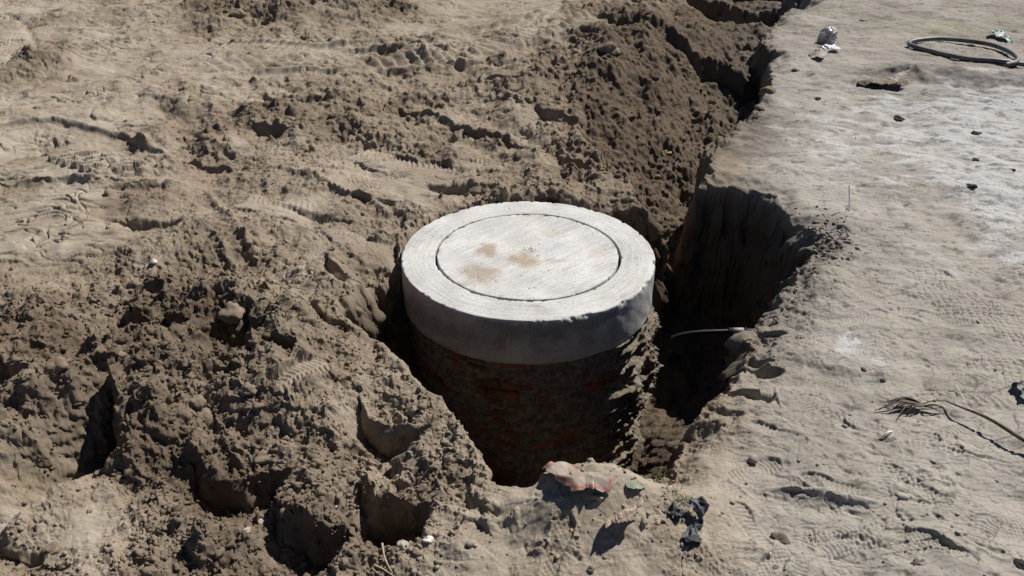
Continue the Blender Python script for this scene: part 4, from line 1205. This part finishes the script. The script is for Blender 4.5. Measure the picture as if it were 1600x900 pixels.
for (x0, y0, x1, y1, x2, y2) in [(1438, 637, 1405, 632, 1373, 643), (1440, 638, 1400, 634, 1380, 640), (1440, 639, 1410, 638, 1392, 643), (1441, 640, 1415, 643, 1401, 657), (1440, 641, 1425, 646, 1412, 650),
        (1438, 636, 1412, 630, 1383, 631), (1436, 637, 1404, 636, 1366, 644), (1442, 641, 1452, 646, 1470, 647), (1441, 640, 1460, 642, 1478, 645), (1438, 638, 1415, 640, 1398, 641)]:
    bm = bmesh.new()
    c_ = catmull([H(x0, y0, .02) - fr.location, H(x1, y1, .035) - fr.location, H(x2, y2, .008) - fr.location], 9)
    tube(bm, c_, [.0055 * (1 - abs(i / len(c_) - .35)) for i in range(len(c_))], 5)
    bm_obj('leaflet', bm, m_dark, fr)
def twig(name, pts, r, mat, label, cat='twig', taper=.5, group=None):
    w = [H(a, b_, l) for a, b_, l in pts]; o0 = w[0].copy()
    bm = bmesh.new(); c_ = catmull([p - o0 for p in w], 7); n = len(c_)
    tube(bm, c_, [r * (1 - taper * i / n) for i in range(n)], 7)
    o = bm_obj(name, bm, mat); o.location = o0
    return tag(o, label, cat, group)
twig('twig', [(890, 752, .05), (899, 764, .035), (906, 774, .02), (912, 790, .0)], .004, m_dark, 'dark forked twig lying across the torn red striped sack')
twig('twig', [(1376, 686, .006), (1385, 682, .02), (1394, 676, .006)], .006, m_white, 'short white chip of wood below the palm leaf', 'wood chip')
twig('twig', [(1492, 607, .02), (1500, 620, .02), (1510, 634, .004)], .0022, m_white, 'thin white straw just above the start of the long stalk', 'straw')
twig('twig', [(598, 858, .03), (602, 880, .025), (612, 898, .01)], .005, m_twig, 'pale curved dry twig at the bottom edge, left one of a pair', 'twig')
twig('twig', [(585, 888, .02), (600, 898, .03), (618, 905, .01)], .004, m_twig, 'pale dry twig crossing another at the very bottom edge', 'twig')
twig('twig', [(1268, 833, .02), (1272, 838, .02), (1274, 848, .0)], .003, m_dark, 'tiny dark twig in the dust right of the lone stone', 'twig')
twig('reed_strip', [(944, 380 + 300, 0.02), (950, 682, .02)], .001, m_twig, 'x', 'x') if False else None

# tufts of dry grass and roots
def tuft(px, py, n, hgt, spread, mat, label, seed, cat='grass tuft'):
    r = random.Random(seed); c0 = H(px, py); bm = bmesh.new()
    for k in range(n):
        a = r.uniform(0, 6.28); l = hgt * r.uniform(.4, 1); b0 = Vector((r.gauss(0, spread * .25), r.gauss(0, spread * .25), -.01))
        d = Vector((math.cos(a), math.sin(a), 0)) * spread * r.uniform(.3, 1)
        pts = catmull([b0, b0 + d * .4 + Vector((0, 0, l * .7)), b0 + d + Vector((0, 0, l * r.uniform(.3, 1)))], 4)
        tube(bm, pts, [.0016 * (1 - .7 * i / len(pts)) for i in range(len(pts))], 4, False)
    o = bm_obj('dry_tuft', bm, mat); o.location = c0
    return tag(o, label, cat)
m_straw = mat_simple('dry_grass', (0.30, 0.26, 0.17), 0.8, .3, 60, .1, .001)
m_green = mat_simple('faded_green_grass', (0.17, 0.20, 0.09), 0.7, .3, 60, .1, .001)
tuft(606, 550, 34, .10, .08, m_straw, 'dry grass tuft on the brink left of the concrete ring', 1)
tuft(1052, 770, 30, .05, .07, m_straw, 'small straw coloured tuft above the black plastic shreds', 2)
tuft(1068, 782, 22, .04, .05, m_green, 'small greenish tuft touching the top of the long black shred', 3)
tuft(1028, 752, 22, .04, .06, m_green, 'low green tuft on the brink at the front right of the pit', 4)
tuft(408, 428, 16, .06, .05, m_straw, 'tiny straw sprigs on top of the left earth heap', 5)
tuft(492, 528, 14, .05, .05, m_straw, 'thin straw sprigs low on the heap left of the pit', 6)
tuft(602, 842, 12, .04, .03, m_green, 'tiny green sprout by the dark hollow near the bottom', 7, 'sprout')
tuft(342, 236, 10, .13, .03, m_straw, 'thin upright straws on the tracked ground at upper left', 8)
# sparse far weeds as one cover
r = random.Random(9); bm = bmesh.new()
for k in range(1500):
    px, py = r.choice([(1495, 50, ), (1505, 78), (1300, 12), (1440, 30), (1560, 30), (1480, 62)])
    px = r.gauss(px, 34); py = r.gauss(py, 9)
    if py > 96 or py < -20: continue
    x, y = G(px, py); b0 = Vector((x, y, zat(x, y) - .002)); a = r.uniform(0, 6.28); l = r.uniform(.008, .03)
    d = Vector((math.cos(a), math.sin(a), 0)); s_ = Vector((-d.y, d.x, 0)) * .003
    t_ = b0 + d * l + Vector((0, 0, l * .6))
    vs = [bm.verts.new(b0 - s_), bm.verts.new(b0 + s_), bm.verts.new(t_)]
    bm.faces.new(vs)
tag(bm_obj('sparse_grass', bm, m_green), 'sparse short green grass on the far dusty ground around the hose', 'grass', kind='stuff')

# ------------------------------------------------------------------ single clods and stones
def stone_mat(name, c1, c2, sc=14): return mat_simple(name, c1, .95, .15, sc, .6, .006, spec=.1, second=c2)
m_clod = stone_mat('clod_earth', (0.235, 0.19, 0.145), (0.16, .125, .092))
m_pale = stone_mat('pale_stone', (0.50, 0.46, 0.40), (0.30, .26, .21))
m_wh = stone_mat('white_stone', (0.75, 0.73, 0.70), (0.5, .47, .43))
m_dkst = stone_mat('dark_cinder', (0.05, 0.047, 0.045), (0.025, .024, .023), 20)
m_gry = stone_mat('grey_brown_stone', (0.19, .165, .14), (0.10, .085, .07))
m_ylw = stone_mat('yellow_brick_bit', (0.42, .31, .19), (0.28, .20, .13))
def stone(name, px, py, w, mat, label, cat, seed, flat_=.75, sink=.3, stretch=1.0, group=None):
    v, f = clod_shape(4, seed, .30 if mat is not m_pale else .22, flat_)
    p = H(px, py); s = w / 2
    dist = math.sqrt(p.x ** 2 + p.y ** 2 + (CAM_H) ** 2)
    s = w / 2 / FPX * (p.y * cp + (CAM_H - p.z) * sp_) / 1.1
    me = np_mesh(name, v * s, f)
    o = mesh_obj(name, me, mat)
    o.location = p + Vector((0, s * .3, s * flat_ * (1 - sink * 2) * .6 - s * .12)); o.rotation_euler = (0.2 * math.sin(seed), .2 * math.cos(seed * 2), seed * 1.3); o.scale = (stretch, 1, 1)
    return tag(o, label, cat, group)
for i, a in enumerate([
    ('earth_clod', 362, 490, 40, m_clod, 'large rounded clod bulging from the top of the left heap', 'clod'),
    ('earth_clod', 306, 630, 28, m_clod, 'smooth upright clod beside the trodden patch on the left heap', 'clod'),
    ('earth_clod', 88, 577, 34, m_clod, 'rounded flat clod on the far left side of the heap', 'clod'),
    ('earth_clod', 388, 612, 26, m_clod, 'clod just left of the ribbed boot print on the heap', 'clod'),
    ('earth_clod', 412, 720, 34, m_clod, 'angular clod with a dark notch in the middle of the left heap', 'clod'),
    ('earth_clod', 190, 558, 18, m_clod, 'one of two small round clods above the biggest dark hollow', 'clod'),
    ('pale_stone', 410, 818, 16, m_pale, 'pale round stone at the foot of the hollow near the bottom left', 'stone'),
    ('pale_stone', 385, 830, 13, m_pale, 'smaller pale stone left of the round one at the hollow', 'stone'),
    ('earth_clod', 630, 855, 20, m_pale, 'pale lump at the mouth of the dark hollow below the pit', 'clod'),
    ('white_stone', 668, 846, 15, m_wh, 'whitish broken stone right of the hollow below the pit', 'stone'),
    ('earth_clod', 650, 866, 20, m_clod, 'brown clod just under the whitish broken stone', 'clod'),
    ('earth_clod', 765, 796, 22, m_clod, 'rounded clod perched at the near brink left of the torn sack', 'clod'),
    ('earth_clod', 80, 862, 28, m_clod, 'flat clod on the smooth dug face in the lower left corner', 'clod'),
    ('white_pebble', 240, 410, 11, m_wh, 'small white pebble on the crest of the left heap', 'pebble'),
    ('white_chip', 523, 792, 8, m_wh, 'tiny whitish chip on the lower slope right of the hollows', 'pebble'),
    ('earth_clod', 168, 305, 22, m_clod, 'left clod of the pair above the cracked pale mud', 'clod'),
    ('earth_clod', 198, 308, 18, m_clod, 'right clod of the pair above the cracked pale mud', 'clod'),
    ('earth_clod', 298, 157, 12, m_clod, 'small clod alone on the flattened strip at upper left', 'clod'),
    ('earth_clod', 392, 262, 22, m_clod, 'pointed clod on the tracked ground left of centre', 'clod'),
    ('earth_clod', 372, 24, 22, m_clod, 'angular light clod on the far dark heap', 'clod'),
    ('earth_clod', 825, 155, 16, m_clod, 'clod at the foot of the spoil slope above the wheel rut', 'clod'),
    ('brick_lump', 1043, 240, 15, m_ylw, 'yellowish brick lump low on the trench slope', 'brick piece'),
    ('earth_clod', 1028, 278, 12, m_clod, 'small clod behind the ring near the end of the trench', 'clod'),
    ('earth_clod', 950, 80, 34, m_clod, 'big clod with a shadowed side high on the spoil slope', 'clod'),
    ('earth_clod', 1200, 145, 26, m_clod, 'crumbly clod on the right lip of the far trench', 'clod'),
    ('earth_clod', 1188, 172, 16, m_clod, 'small clod at the trench lip, nearer than the crumbly one', 'clod'),
    ('earth_clod', 1243, 111, 12, m_gry, 'little dark clod between the trench and the cardboard scrap', 'clod'),
    ('dark_cinder', 1405, 186, 17, m_dkst, 'black stone farthest away on the whitish ground', 'cinder'),
    ('dark_cinder', 1526, 209, 15, m_dkst, 'flat black stone at far right on the whitish ground', 'cinder'),
    ('dark_cinder', 1524, 251, 11, m_dkst, 'thin black lump below the flat black stone', 'cinder'),
    ('dark_cinder', 1518, 292, 17, m_dkst, 'black crumbled lump ringed by white powder', 'cinder'),
    ('dark_cinder', 1583, 266, 9, m_dkst, 'tiny black crumb at the right edge of the whitish ground', 'cinder'),
    ('dark_cinder', 1277, 155, 12, m_dkst, 'dark crumb between trench and half buried sack', 'cinder'),
    ('dark_cinder', 1347, 33, 9, m_dkst, 'small dark lump on the far dust between bottle and hose', 'cinder'),
    ('dark_cinder', 1380, 595, 9, m_dkst, 'small black crumb on the dust above the palm leaf', 'cinder'),
    ('round_stone', 1221, 843, 24, m_gry, 'lone grey brown stone in the dust at the lower right', 'stone'),
    ('round_stone', 1212, 889, 11, m_gry, 'small stone at the bottom edge below the lone stone', 'stone'),
    ('round_stone', 1202, 867, 9, m_pale, 'pale pebble between the lone stone and the bottom edge', 'pebble'),
    ('round_stone', 1432, 882, 14, m_gry, 'rounded stone at the bottom edge right of the paw prints', 'stone'),
    ('dark_cinder', 1598, 885, 22, m_dkst, 'black lump cut off by the lower right corner', 'cinder'),
    ('round_stone', 923, 892, 13, m_gry, 'grey stone at the bottom edge below the torn sack', 'stone'),
    ('round_stone', 1148, 650, 12, m_gry, 'small stone on the worn brink right of the pit', 'stone'),
    ('earth_clod', 1125, 662, 18, m_clod, 'clod on the crumbling right brink near the front of the pit', 'clod'),
    ('earth_clod', 1178, 545, 14, m_clod, 'bright clod on the right brink beside the pipe', 'clod'),
    ('brick_chip', 1350, 578, 8, m_brick, 'tiny orange brick chip near the white powder patch', 'brick chip'),
    ('white_chip', 845, 737, 9, m_wh, 'white chip at the left end of the torn sack', 'chip'),
    ('tan_chip', 905, 797 + 27, 7, m_ylw, 'tan chip in the dust left of the curled cardboard', 'chip'),
    ('tan_crumb', 895, 830, 9, m_ylw, 'tan crumb below the chip left of the curled cardboard', 'chip'),
]):
    g_ = {'earth_clod': 'single earth clods on the dug ground', 'dark_cinder': 'black cinders on the trodden ground', 'round_stone': 'loose stones in the dust', 'pale_stone': 'pale stones at the hollow'}.get(a[0])
    stone(*a, seed=i + 1, group=g_, flat_=0.45 if a[0] == 'dark_cinder' else 0.75, sink=0.45)
